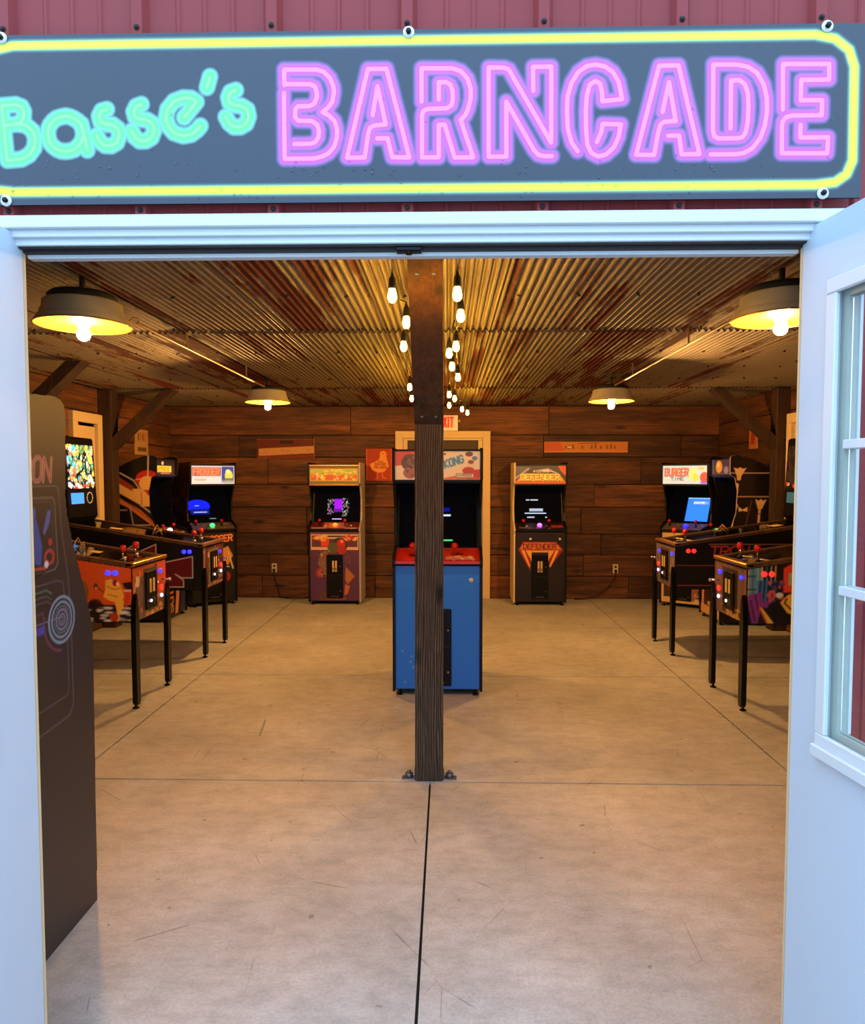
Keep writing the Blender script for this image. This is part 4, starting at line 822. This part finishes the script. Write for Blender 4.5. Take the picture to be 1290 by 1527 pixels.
def sl_front(c):
    w, h = c.w, c.h; c.rect(0, w, 0, h, (20, 16, 24)); c.text('ASTEROIDS', .09, h - .02, .11, .072, .024, (214, 126, 66), 0, -pi / 2, 1.28); c.poly([(.25, .0), (.33, .0), (.38, .2), (.36, .5), (.30, .3)], (220, 150, 120)); c.poly([(.30, .02), (.34, .25), (.36, .45), (.34, .2)], (200, 50, 40)); c.poly([(.42, 0), (.56, 0), (.56, .6), (.44, .4)], (54, 56, 96))
upright('black arcade cabinet with cream and red artwork on its side beyond the left post', (-3.055, 7.79, 0), pi / 2,
    dict(KA, ball='led_white', mm='lit', side_art=-1, sticks=(-.16, .14)), dict(marquee=sl_marquee, screen=lambda c: None, panel=l_panel, front=sl_front, side=sl_side))
def sr_side(c):
    T = lambda q: [(-.935 + a * .001462 + .0, 2.701 - b * .00146) for a, b in q]
    c.rect(0, c.w, 0, c.h, (26, 16, 18)); CR, LN = (232, 186, 130), (200, 176, 160)
    for y, x0 in ((722, 700), (895, 780), (1085, 945)): c.line(T([(x0, y), (1060, y)]), .009, LN)
    c.poly(T([(745, 682), (770, 690), (790, 680), (812, 690), (835, 685), (800, 745), (795, 775), (770, 775), (768, 745)]), CR); c.line(T([(772, 805), (758, 950)]), .030, CR); c.poly(T([(725, 945), (750, 965), (782, 950), (765, 1005), (740, 1005)]), CR); c.line(T([(750, 1000), (736, 1140)]), .022, CR)
    c.poly(T([(905, 912), (930, 925), (945, 910), (960, 925), (987, 915), (955, 985), (925, 985)]), CR); c.line(T([(938, 990), (930, 1110)]), .024, CR); c.poly(T([(783, 968), (815, 990), (850, 970), (848, 1005), (815, 998), (788, 1005)]), CR)
    c.line(T([(745, 780), (800, 805)]), .010, (26, 16, 18)); c.line(T([(830, 1140), (880, 920)]), .008, (110, 70, 80)); c.line(T([(905, 1010), (960, 1030)]), .01, (26, 16, 18))
def sr_marquee(c): c.rect(0, c.w, 0, c.h, (70, 56, 84)); c.disc(.22, .09, .09, .07, (226, 160, 40)); c.disc(.2, .11, .04, .03, (250, 210, 110)); c.disc(.42, .05, .06, .04, (150, 130, 150)); c.line([(.05, 0), (.05, .17)], .01, (170, 160, 170))
def sr_front(c):
    w, h = c.w, c.h; c.rect(0, w, 0, h, (86, 30, 26)); c.rect(.03, .09, .0, h, (226, 178, 140)); c.rect(w - .17, w - .02, .06, h, (238, 190, 130)); c.rect(.16, w - .2, .10, h, (54, 22, 22)); c.rect(0, w, 0, .10, (230, 176, 120)); c.speck(12, .01, .025, [(236, 190, 140)], .1, w - .1, .06, .14, 1.4, 2)
upright('dark arcade cabinet with cream torch shapes on its side beyond the right post', (2.90, 7.80, 0), -pi / 2,
    dict(KA, ball='led_green', side_art=1, mm='dimlit', sidem='greyside', sides=1), dict(marquee=sr_marquee, screen=lambda c: None, panel=l_panel, front=sr_front, side=sr_side))

# ================================================================ pinball machines
def pinball(label, loc, rz, side, art, L=1.43, W=.56):
    """front towards local -Y; side = -1 / +1: the side that faces the door"""
    t = thing('pinball_machine', label, 'pinball machine', loc, rz, 'pinball machines along the side walls')
    hw = W / 2; zb, zf = .60, 1.0; zr = zf + .155 * L
    def zt(y): return zf + .155 * y
    MB().prism([(0, zb), (0, zf - .02), (L, zr - .02), (L, zb)], -hw, hw, 'YZ').build('cabinet_body', 'black', t)
    for s in (-1, 1):
        MB().prism([(.0, zf - .02), (0, zf + .008), (L, zr + .008), (L, zr - .02)], s * hw - s * .05, s * hw + s * .006, 'YZ').build('side_rail', 'darkwood', t)
    MB().prism([(.04, zf - .004), (.04, zf + .001), (L - .2, zt(L - .2) + .001), (L - .2, zt(L - .2) - .004)], -hw + .051, hw - .051, 'YZ').build('playfield_glass', 'glass_black', t)
    MB().bbox(-hw - .006, hw + .006, -.014, .046, zf - .012, zf + .014, .006).build('lockbar', 'brass', t)
    c = Cv(L, zr - .02 - zb, .0055, art['bg']); art['side'](c)
    m = [(.003, .003), (L - .003, .003), (L - .003, zf - .024 - zb), (.003, zr - .024 - zb)] if side < 0 else [(.003, .003), (L - .003, .003), (L - .003, zr - .024 - zb), (.003, zf - .024 - zb)]
    if side < 0: c.obj('side_graphic', 'print', t, (-hw - .0015, L, zb), (0, 0, -pi / 2), m)
    else: c.obj('side_graphic', 'print', t, (hw + .0015, 0, zb), (0, 0, pi / 2), m)
    c = Cv(W - .004, zf - .03 - zb, .0055, art['bg']); art['front'](c); c.obj('front_graphic', 'print', t, (-hw + .002, -.0015, zb + .003))
    cd = MB().bbox(-.09, .09, -.014, -.002, zb + .05, zb + .325, .004).build('coin_door', 'satin', t)
    for x in (-.04, .015): P_('coin_slot', 'card', cd, (x, x + .028, -.020, -.0145, zb + .17, zb + .27), c=.002)
    MB().cyl((-.02, -.014, zb + .11), (-.02, -.022, zb + .11), .011, 10).build('coin_return', 'led_white', cd); P_('coin_cup', 'joint', cd, (.0, .06, -.018, -.0145, zb + .08, zb + .135))
    for x, z, mm, r in ((.175 * 1, .30, 'led_blue', .016), (.19, .175, 'led_red', .02), (.19, .115, 'led_white', .014), (-.2, .31, 'led_blue', .014) if side > 0 else (.12, .22, 'chrome', .01)):
        MB().lathe([(r, 0), (r, .008), (r * .7, .012), (.001, .013)], (x if side < 0 else -x, -.002, zb + z), 14, Matrix.Rotation(pi / 2, 4, 'X')).build('front_button', mm, t)
    k = MB().cyl(((.2) * -side, -.002, zb + .235), ((.2) * -side, -.06, zb + .235), .007, 10).build('plunger', 'chrome', t)
    MB().ball(((.2) * -side, -.066, zb + .235), .013, 10).build('plunger_knob', 'chrome', k)
    for y in (.115, .165):
        MB().lathe([(.019, 0), (.019, .007), (.013, .012), (.001, .013)], (0, 0, 0), 14, Matrix.Translation((side * (hw + .001), y, zb + .345)) @ Matrix.Rotation(side * pi / 2, 4, 'Y')).build('flipper_button', art['led'], t)
    for x, y in ((-.14, .13), (.10, .15)):
        z = zt(y) + .002; j = MB().cyl((x, y, z), (x, y - .005, z + .06), .005, 8).lathe([(.022, 0), (.018, .004), (.001, .005)], (x, y, z), 12).build('joystick', 'chrome', t)
        MB().lathe([(.001, -.03), (.012, -.026), (.021, -.008), (.023, .008), (.016, .022), (.001, .028)], (x, y - .005, z + .075), 14).build('ball_top', 'red', j)
        for q in range(3): MB().lathe([(.014, 0), (.014, .006), (.001, .008)], (x + .045 + q * .03, y + .01 + .012 * q, zt(y) + .003), 10).build('button', ('white_btn', 'yellow_btn', 'white_btn')[q], t)
    mb = MB()
    for a, b in (((-.03, .46, .0), (.0, .52, .085)), ((.0, .52, .085), (.05, .56, .02)), ((-.08, .53, .0), (.0, .52, .085)), ((-.03, .46, .03), (.05, .50, .03)), ((.05, .56, .0), (.05, .50, .05)), ((-.08, .53, .0), (-.03, .46, .05))):
        mb.cyl((a[0], a[1], zt(a[1]) + a[2]), (b[0], b[1], zt(b[1]) + b[2]), .004, 6)
    mb.build('playfield_ramp', 'conduit', t)
    for x in (-hw + .012, hw - .012):
        for y in (.012, L - .03):
            s = 1 if x > 0 else -1; f = -1 if y < .5 else 1
            pts = [(0, .80), (.018, .74), (.030, .60), (.027, .05), (.016, .03), (-.016, .03), (-.027, .05), (-.030, .60), (-.018, .74)]
            lg = MB().prism([(x + p[0] + s * .004, p[1]) for p in pts], y - .022 + f * .018, y + .012 + f * .018, 'XZ').build('leg', 'satin', t)
            MB().cyl((x, y + f * .014, .0), (x, y + f * .014, .008), .022, 12).cyl((x, y + f * .014, .008), (x, y + f * .014, .04), .008, 8).build('leg_foot', 'satin', lg)
    bb = MB().prism([(1.235, 1.19), (1.20, 1.24), (1.235, 1.955), (1.25, 1.97), (1.42, 1.97), (1.42, 1.19)], -.255, .255, 'YZ').build('backbox', 'black', t)
    c = Cv(.46, .40, .006, (20, 20, 26)); art['back'](c); c.obj('backbox_display', 'screen' if art.get('backlit') else 'print', bb, (-.23, 1.2085, 1.50), (-atan(.035 / .715), 0, 0))
    c = Cv(.22, .10, .01, (60, 130, 220)); c.obj('score_display', 'screen' if art.get('backlit') else 'print', bb, (-.20, 1.2015, 1.36), (-atan(.035 / .715), 0, 0))
    mb = MB(); mb.tube([(.12 + .05 * cos(a), 1.204, 1.41 + .05 * sin(a)) for a in [2 * pi * i / 20 for i in range(21)]], .006, 6); mb.build('speaker_ring', 'white_btn', bb)
    return t
def noisy(c, cols, n, seed, r0=.008, r1=.03): c.speck(n, r0, r1, cols, seed=seed)
LP = 1.43
def a_side(c):
    T = lambda q: [(LP - .439 + a * .000562, 1.337 - .60 - b * .000562) for a, b in q]
    c.rect(0, c.w, 0, c.h, (204, 84, 34)); c.grad(.25, .55, (214, 70, 26), 0, .5)
    c.rect(0, c.w, 0, .125, (34, 26, 28)); c.speck(120, .004, .011, [(210, 200, 196), (220, 214, 210), (150, 140, 140)], 0, c.w, 0, .115, 3.2, 5)
    c.speck(26, .012, .03, [(36, 18, 14)], 0, c.w - .2, .115, .15, 1.6, 7); c.disc(*T([(180, 930)])[0], .035, .08, (130, 90, 46)); c.disc(*T([(330, 860)])[0], .016, .02, (90, 50, 34)); c.disc(*T([(335, 880)])[0], .007, .007, (230, 200, 190)); c.line(T([(330, 860), (450, 950)]), .008, (110, 50, 30))
    Y = (236, 172, 62); c.poly(T([(450, 790), (520, 770), (560, 800), (600, 790), (650, 870), (680, 990), (640, 1060), (500, 1040), (420, 990), (450, 900)]), Y); c.poly(T([(560, 1050), (670, 1030), (670, 1130), (620, 1180), (610, 1290), (570, 1290), (590, 1180)]), Y); c.disc(*T([(570, 820)])[0], .018, .022, (150, 30, 30)); c.disc(*T([(600, 830)])[0], .008, .010, (240, 230, 225))
    c.line(T([(470, 860), (560, 900), (640, 880)]), .005, (110, 60, 20)); c.line(T([(480, 960), (600, 990)]), .005, (110, 60, 20)); c.poly(T([(680, 960), (740, 930), (760, 1000), (700, 1130)]), (200, 60, 36)); c.disc(*T([(550, 1240)])[0], .03, .03, (180, 54, 34)); c.poly(T([(660, 820), (770, 800), (780, 900), (690, 890)]), (34, 18, 16)); c.line(T([(680, 915), (760, 915)]), .01, (220, 190, 180))
def a_front(c):
    c.rect(0, c.w, 0, c.h, (196, 92, 48)); c.rect(.03, .2, .0, .30, (120, 96, 92)); c.poly([(.02, .2), (.10, .24), (.12, .34), (.05, .3)], (236, 200, 160)); noisy(c, [(150, 60, 40), (210, 190, 170), (60, 60, 84), (200, 130, 70)], 60, 3, .008, .022); c.rect(.17, .41, .03, .345, (86, 78, 72)); c.rect(.42, c.w, .22, c.h, (214, 90, 60)); c.rect(.42, c.w, .0, .12, (120, 84, 70)); c.speck(20, .008, .02, [(220, 180, 120), (150, 110, 80)], .2, .5, 0, .05, 1.6, 9)
def screen_art(cols, seed):
    def f(c): c.speck(90, .012, .04, cols, seed=seed); c.speck(260, .004, .012, cols + [(40, 40, 60), (60, 90, 70)], seed=seed + 50); c.rect(.30, .33, .12, .26, (20, 24, 40)); c.speck(10, .01, .02, [(230, 60, 50), (250, 240, 240)], 0, c.w, 0, .06, 2, seed)
    return f
pinball('pinball machine with bright orange side artwork, nearest on the left', (-2.165, 4.965, 0), pi / 2, -1,
    dict(bg=(204, 84, 34), side=a_side, front=a_front, led='led_blue', backlit=True, back=screen_art([(240, 220, 120), (90, 170, 90), (230, 90, 60), (120, 190, 230)], 2)))
def b_side(c):
    T = lambda q: [(LP - .895 + a * .00115, 2.022 - .60 - b * .001152) for a, b in q]
    c.rect(0, c.w, 0, c.h, (16, 12, 14)); D, WH = (104, 20, 24), (216, 200, 196)
    def o(q): c.poly(T(q), D); c.line(T(q + [q[0]]), .008, WH)
    o([(470, 1020), (700, 972), (700, 1137), (612, 1137), (565, 1108), (628, 1155), (628, 1207), (440, 1207), (440, 1020)]); o([(265, 945), (418, 878), (418, 955), (265, 965)]); o([(180, 925), (282, 862), (282, 905)])
    o([(-60, 960), (170, 930), (170, 1010), (-60, 1060)])
def b_front(c): c.rect(0, c.w, 0, c.h, (96, 52, 50)); c.line([(.03, 0), (.06, .1), (.03, .2), (.05, c.h)], .01, (210, 190, 186)); c.rect(.14, .42, .03, .345, (120, 108, 96)); noisy(c, [(150, 60, 50), (90, 70, 64), (180, 160, 150)], 30, 6); c.line([(.0, .02), (c.w, .02)], .008, (200, 180, 176))
pinball('pinball machine with black side and maroon arrow artwork, further back on the left', (-2.165, 6.335, 0), pi / 2, -1,
    dict(bg=(16, 12, 14), side=b_side, front=b_front, led='led_blue', backlit=True, back=screen_art([(230, 210, 90), (80, 180, 210), (220, 110, 60), (70, 130, 80), (240, 236, 210)], 4)))
def ar_side(c):
    T = lambda q: [((a - 480) * .000492, 1.198 - .60 - b * .000496) for a, b in q]
    c.rect(0, c.w, 0, c.h, (28, 22, 30))
    c.rect(.0, .10, .20, c.h, (84, 128, 150)); 
    for i in range(7): c.line([(.01 + i * .03, .18), (.012 + i * .03, .40)], .008, [(196, 150, 60), (40, 90, 130), (120, 170, 180)][i % 3])
    c.rect(.07, .20, .15, .30, (34, 56, 110)); 
    for i in range(5): c.line([(.07 + i * .028, .16), (.08 + i * .028, .32)], .007, (70, 130, 170))
    for y in (.24, .33, .16): c.line([(0, y), (.06, y)], .010, (30, 60, 90))
    c.poly(T([(480, 830), (560, 780), (680, 760), (720, 900), (850, 860), (760, 980), (680, 960), (640, 1190), (560, 1190)]), (122, 50, 130)); c.line(T([(540, 880), (600, 1150)]), .012, (70, 24, 84)); c.line(T([(600, 800), (640, 1000)]), .010, (70, 24, 84))
    c.poly(T([(650, 970), (690, 970), (860, 1190), (760, 1190)]), (220, 170, 70)); c.line(T([(660, 970), (770, 1190)]), .010, (190, 60, 40)); c.poly(T([(780, 930), (900, 860), (1000, 900), (1120, 1000), (1080, 1150), (860, 1180)]), (20, 18, 26))
    c.poly(T([(980, 430), (1120, 350), (1300, 350), (1300, 760), (980, 760)]), (216, 60, 36)); c.poly(T([(1050, 500), (1160, 460), (1300, 460), (1300, 640), (1050, 660)]), (150, 170, 140)); c.poly(T([(940, 900), (1040, 800), (1140, 760), (1300, 900), (1140, 1080), (1040, 1040)]), (216, 170, 60)); c.line(T([(1030, 850), (1000, 910), (1100, 1000)]), .012, (60, 30, 20))
    c.speck(40, .006, .016, [(200, 70, 50), (30, 24, 30), (70, 60, 110)], .15, .26, .16, .30, 1, 4); c.disc(*T([(930, 800)])[0], .025, .018, (190, 196, 180)); c.speck(60, .01, .03, [(190, 60, 40), (60, 80, 120), (210, 170, 80), (30, 24, 30)], .42, c.w, .02, .42, 1.3, 8)
def ar_front(c):
    c.rect(0, c.w, 0, c.h, (126, 92, 80))
    for i in range(14): c.line([(.02 + i * .04, 0), (.02 + i * .04, c.h)], .012, [(96, 66, 62), (150, 108, 84), (110, 84, 84)][i % 3])
    c.rect(.15, .42, .02, .345, (64, 50, 40)); c.poly([(.2, .0), (.5, .0), (.48, .07), (.25, .10)], (196, 146, 66)); c.speck(20, .008, .02, [(220, 170, 90), (60, 44, 34)], .15, .5, 0, .09, 1.5, 3)
pinball('pinball machine with purple and blue side artwork, nearest on the right', (2.03, 5.01, 0), -pi / 2, 1,
    dict(bg=(28, 22, 30), side=ar_side, front=ar_front, led='led_red', back=screen_art([(60, 60, 110), (120, 60, 60), (40, 40, 50)], 9)))
def br_side(c):
    c.rect(0, c.w, 0, c.h, (13, 10, 12)); LN = (150, 60, 66)
    c.line([(0, .215), (c.w, .215)], .006, LN); c.line([(.03, .035), (c.w, .035)], .008, LN); c.line([(.30, .405), (c.w, .405)], .007, (150, 110, 110)); c.text('TRON', .31, .30, .085, .07, .020, (130, 26, 26), .12, 0, 1.25); c.text('TRON', .31, .30, .085, .07, .006, (210, 80, 76), .12, 0, 1.25)
def br_front(c): c.rect(0, c.w, 0, c.h, (112, 98, 94)); c.rect(.14, .42, .03, .345, (70, 64, 60)); c.line([(0, .12), (c.w, .0)], .02, (140, 70, 76)); noisy(c, [(90, 80, 80), (140, 126, 120)], 20, 6)
pinball('pinball machine with plain black side and thin red lines, further back on the right', (2.03, 6.50, 0), -pi / 2, 1,
    dict(bg=(13, 10, 12), side=br_side, front=br_front, led='led_red', back=screen_art([(40, 40, 50), (60, 50, 60)], 12)))

# cards left on the machines
def card(x, y, z, rz, w, h, label, tilt=0.0):
    t = MB().bbox(-w / 2, w / 2, -h / 2, h / 2, -.0012, .0012, .0004).build('paper_card', 'card', None, (x, y, z), (0, tilt, rz), label=label, category='card')
def ztop(xf, x): return 1.0 + .155 * abs(x - xf) + .0125
card(-2.53, 4.92, ztop(-2.165, -2.53) - .003, .2, .07, .10, 'small yellowed paper card lying on the glass of the orange-sided pinball machine', .154)
card(-3.0, 6.20, ztop(-2.165, -3.0) - .003, .3, .10, .14, 'yellowed paper card lying on the glass of the pinball machine with the arrow artwork', .154)
card(3.0, 6.42, ztop(2.03, 3.0) - .003, .1, .09, .12, 'yellowed paper card lying on the black-sided pinball machine at the right', -.154)

# ================================================================ things on the walls
def board(name, label, cat, x0, x1, z0, z1, y, paintf, res=.006, bodym='card'):
    t = thing(name, label, cat, (x0, y, z0))
    P_('board', bodym, t, (0, x1 - x0, 0, .016, 0, z1 - z0), c=.002)
    c = Cv(x1 - x0 - .004, z1 - z0 - .004, res, (150, 60, 40)); paintf(c); c.obj('painted_face', 'printwood', t, (.002, -.0012, .002)); return t
def ps1(c):
    c.rect(0, c.w, 0, c.h, (104, 40, 26)); c.poly([(.02, .03), (c.w, .065), (c.w, .16), (.02, .125)], (206, 150, 96)); c.speck(60, .003, .008, [(120, 70, 40), (170, 110, 70)], .04, c.w, .06, .13, .6, 3); c.line([(0, .012), (c.w, .03)], .012, (150, 50, 30)); c.rect(.30, .48, .19, .23, (50, 20, 14))
board('wall_sign', 'dark red board with a pale strip on the back wall above the purple cabinet', 'sign', -2.515, -1.76, 1.852, 2.105, Y1 - .028, ps1)
def ps2(c):
    c.rect(0, c.w, 0, c.h, (206, 130, 64)); c.poly([(0, 0), (.28, 0), (.2, c.h), (0, c.h)], (206, 102, 60)); c.grad(0, .03, (226, 150, 90), .8, 0); c.line([(.45, .115), (.70, .12)], .012, (140, 80, 34))
    for i, x in enumerate((.27, .31, .36, .48, .60, .65, .72, .80, .85, .90)): c.rect(x, x + .026, .045, .045 + .04 + .01 * (i % 3), (150, 90, 40))
    c.rect(.30, .345, .06, .075, (255, 220, 180))
board('wall_sign', 'long pale orange wooden board on the back wall above the black cabinet', 'sign', 1.257, 2.343, 1.926, 2.066, Y1 - .028, ps2)
def ps3(c):
    w, h = c.w, c.h; c.rect(0, w, 0, h, (176, 62, 34)); c.rect(0, .012, 0, h, (206, 110, 80)); c.rect(w - .012, w, 0, h, (206, 110, 80)); Y = (236, 152, 72)
    c.disc(.225, h - .07, .045, .042, Y); c.poly([(.26, h - .06), (.29, h - .075), (.26, h - .085)], (220, 120, 60)); c.poly([(.185, h - .09), (.262, h - .08), (.285, h - .17), (.30, h - .23), (.24, h - .30), (.16, h - .315), (.08, h - .28), (.05, h - .20), (.12, h - .17), (.17, h - .14)], Y)
    c.line([(.15, .11), (.15, .03), (.12, .025)], .012, (214, 104, 66)); c.line([(.21, .12), (.22, .04), (.26, .03)], .014, (220, 120, 70)); c.disc(.22, h - .06, .008, .007, (120, 60, 10))
    c.text('BABY', .155, h - .178, .016, .014, .004, (120, 50, 20)); c.text('CHICK', .115, h - .215, .028, .022, .008, (120, 50, 20)); c.text('TRICKS', .10, h - .258, .028, .022, .008, (140, 60, 26))
board('poster', 'orange-red poster with a yellow chick on the back wall left of the cream door', 'poster', -1.078, -.735, 1.556, 1.978, Y1 - .028, ps3, .005, 'redpanel')
t = thing('exit_sign', 'lit exit sign with red letters above the cream door', 'sign', (-.115, Y1 - .034, 2.207))
P_('sign_box', 'cream', t, (0, .246, 0, .02, 0, .205), c=.004)
c = Cv(.236, .195, .004, (240, 200, 150)); c.rect(.0, .2, .03, .195, (250, 190, 150)); c.text('EXIT', .008, .050, .118, .034, .025, (255, 36, 24), 0, 0, 1.32); c.obj('sign_letters', 'dimlit', t, (.005, -.0015, .005))
MB().cyl((.255, .008, .13), (.275, -.01, .13), .018, 10).build('lamp_head', 'card', t)
def sideboard(x, s, y0, y1, z0, z1, label, f):
    t = thing('wall_sign', label, 'sign', (x, y0 if s > 0 else y1, z0)); L = y1 - y0
    P_('board', 'card', t, (0, s * .012, 0, L * s, 0, z1 - z0) if s > 0 else (-.012, 0, -L, 0, 0, z1 - z0))
    c = Cv(L, z1 - z0, .008, (200, 160, 110)); f(c); c.obj('painted_face', 'printwood', t, (s * .0135, 0, 0), (0, 0, s * pi / 2))
def ps4(c): c.rect(0, c.w, 0, c.h, (206, 160, 104)); c.rect(.04, c.w - .04, .16, c.h - .03, (196, 140, 90)); c.line([(.08, .18), (.08, c.h - .06)], .02, (120, 50, 30)); c.line([(.2, .18), (.2, c.h - .06)], .02, (120, 50, 30)); c.rect(.05, c.w - .05, .04, .09, (120, 80, 54))
sideboard(XL + .008, 1, 8.08, 8.42, 1.87, 2.17, 'small pale sign on the left wall above the arcade cabinets', ps4)
def ps5(c): c.rect(0, c.w, 0, c.h, (190, 108, 56)); c.poly([(.04, .05), (.14, .05), (.16, .2), (.05, .18)], (160, 44, 28))
sideboard(XR - .008, -1, 8.00, 8.20, 1.93, 2.14, 'small orange and red sign on the right wall behind the knee brace', ps5)
for x, w in ((-2.307, 'left'), (2.205, 'right')):
    t = thing('wall_outlet', 'pale electrical outlet low on the back wall at the %s' % w, 'outlet', (x, Y1 - .022, .40))
    P_('outlet_plate', 'outlet', t, (-.035, .035, 0, .010, -.06, .06), c=.003)
    P_('plug', 'rubber', t, (-.016, .016, -.03, -.0005, -.045, -.01), c=.003)
    P_('socket_face', 'joint', t, (-.015, .015, -.0008, -.0002, .012, .04))
    s = 1 if w == 'left' else -1
    MB().tube([(x, Y1 - .055, .37), (x + s * .01, Y1 - .06, .28), (x + s * .05, Y1 - .05, .15), (x + s * .08, Y1 - .05, .03), (x + s * .15, Y1 - .08, .008), (x + s * .35, Y1 - .12, .008), (x + s * .5, Y1 - .06, .008)] if w == 'left' else
              [(x, Y1 - .055, .37), (x - .01, Y1 - .06, .30), (x - .10, Y1 - .05, .16), (x - .25, Y1 - .05, .05), (x - .40, Y1 - .07, .008), (x - .55, Y1 - .09, .008)], .006, 6).build('power_cord', 'rubber', None,
              label='black power cord hanging from the %s back wall outlet to the floor' % w, category='cord')
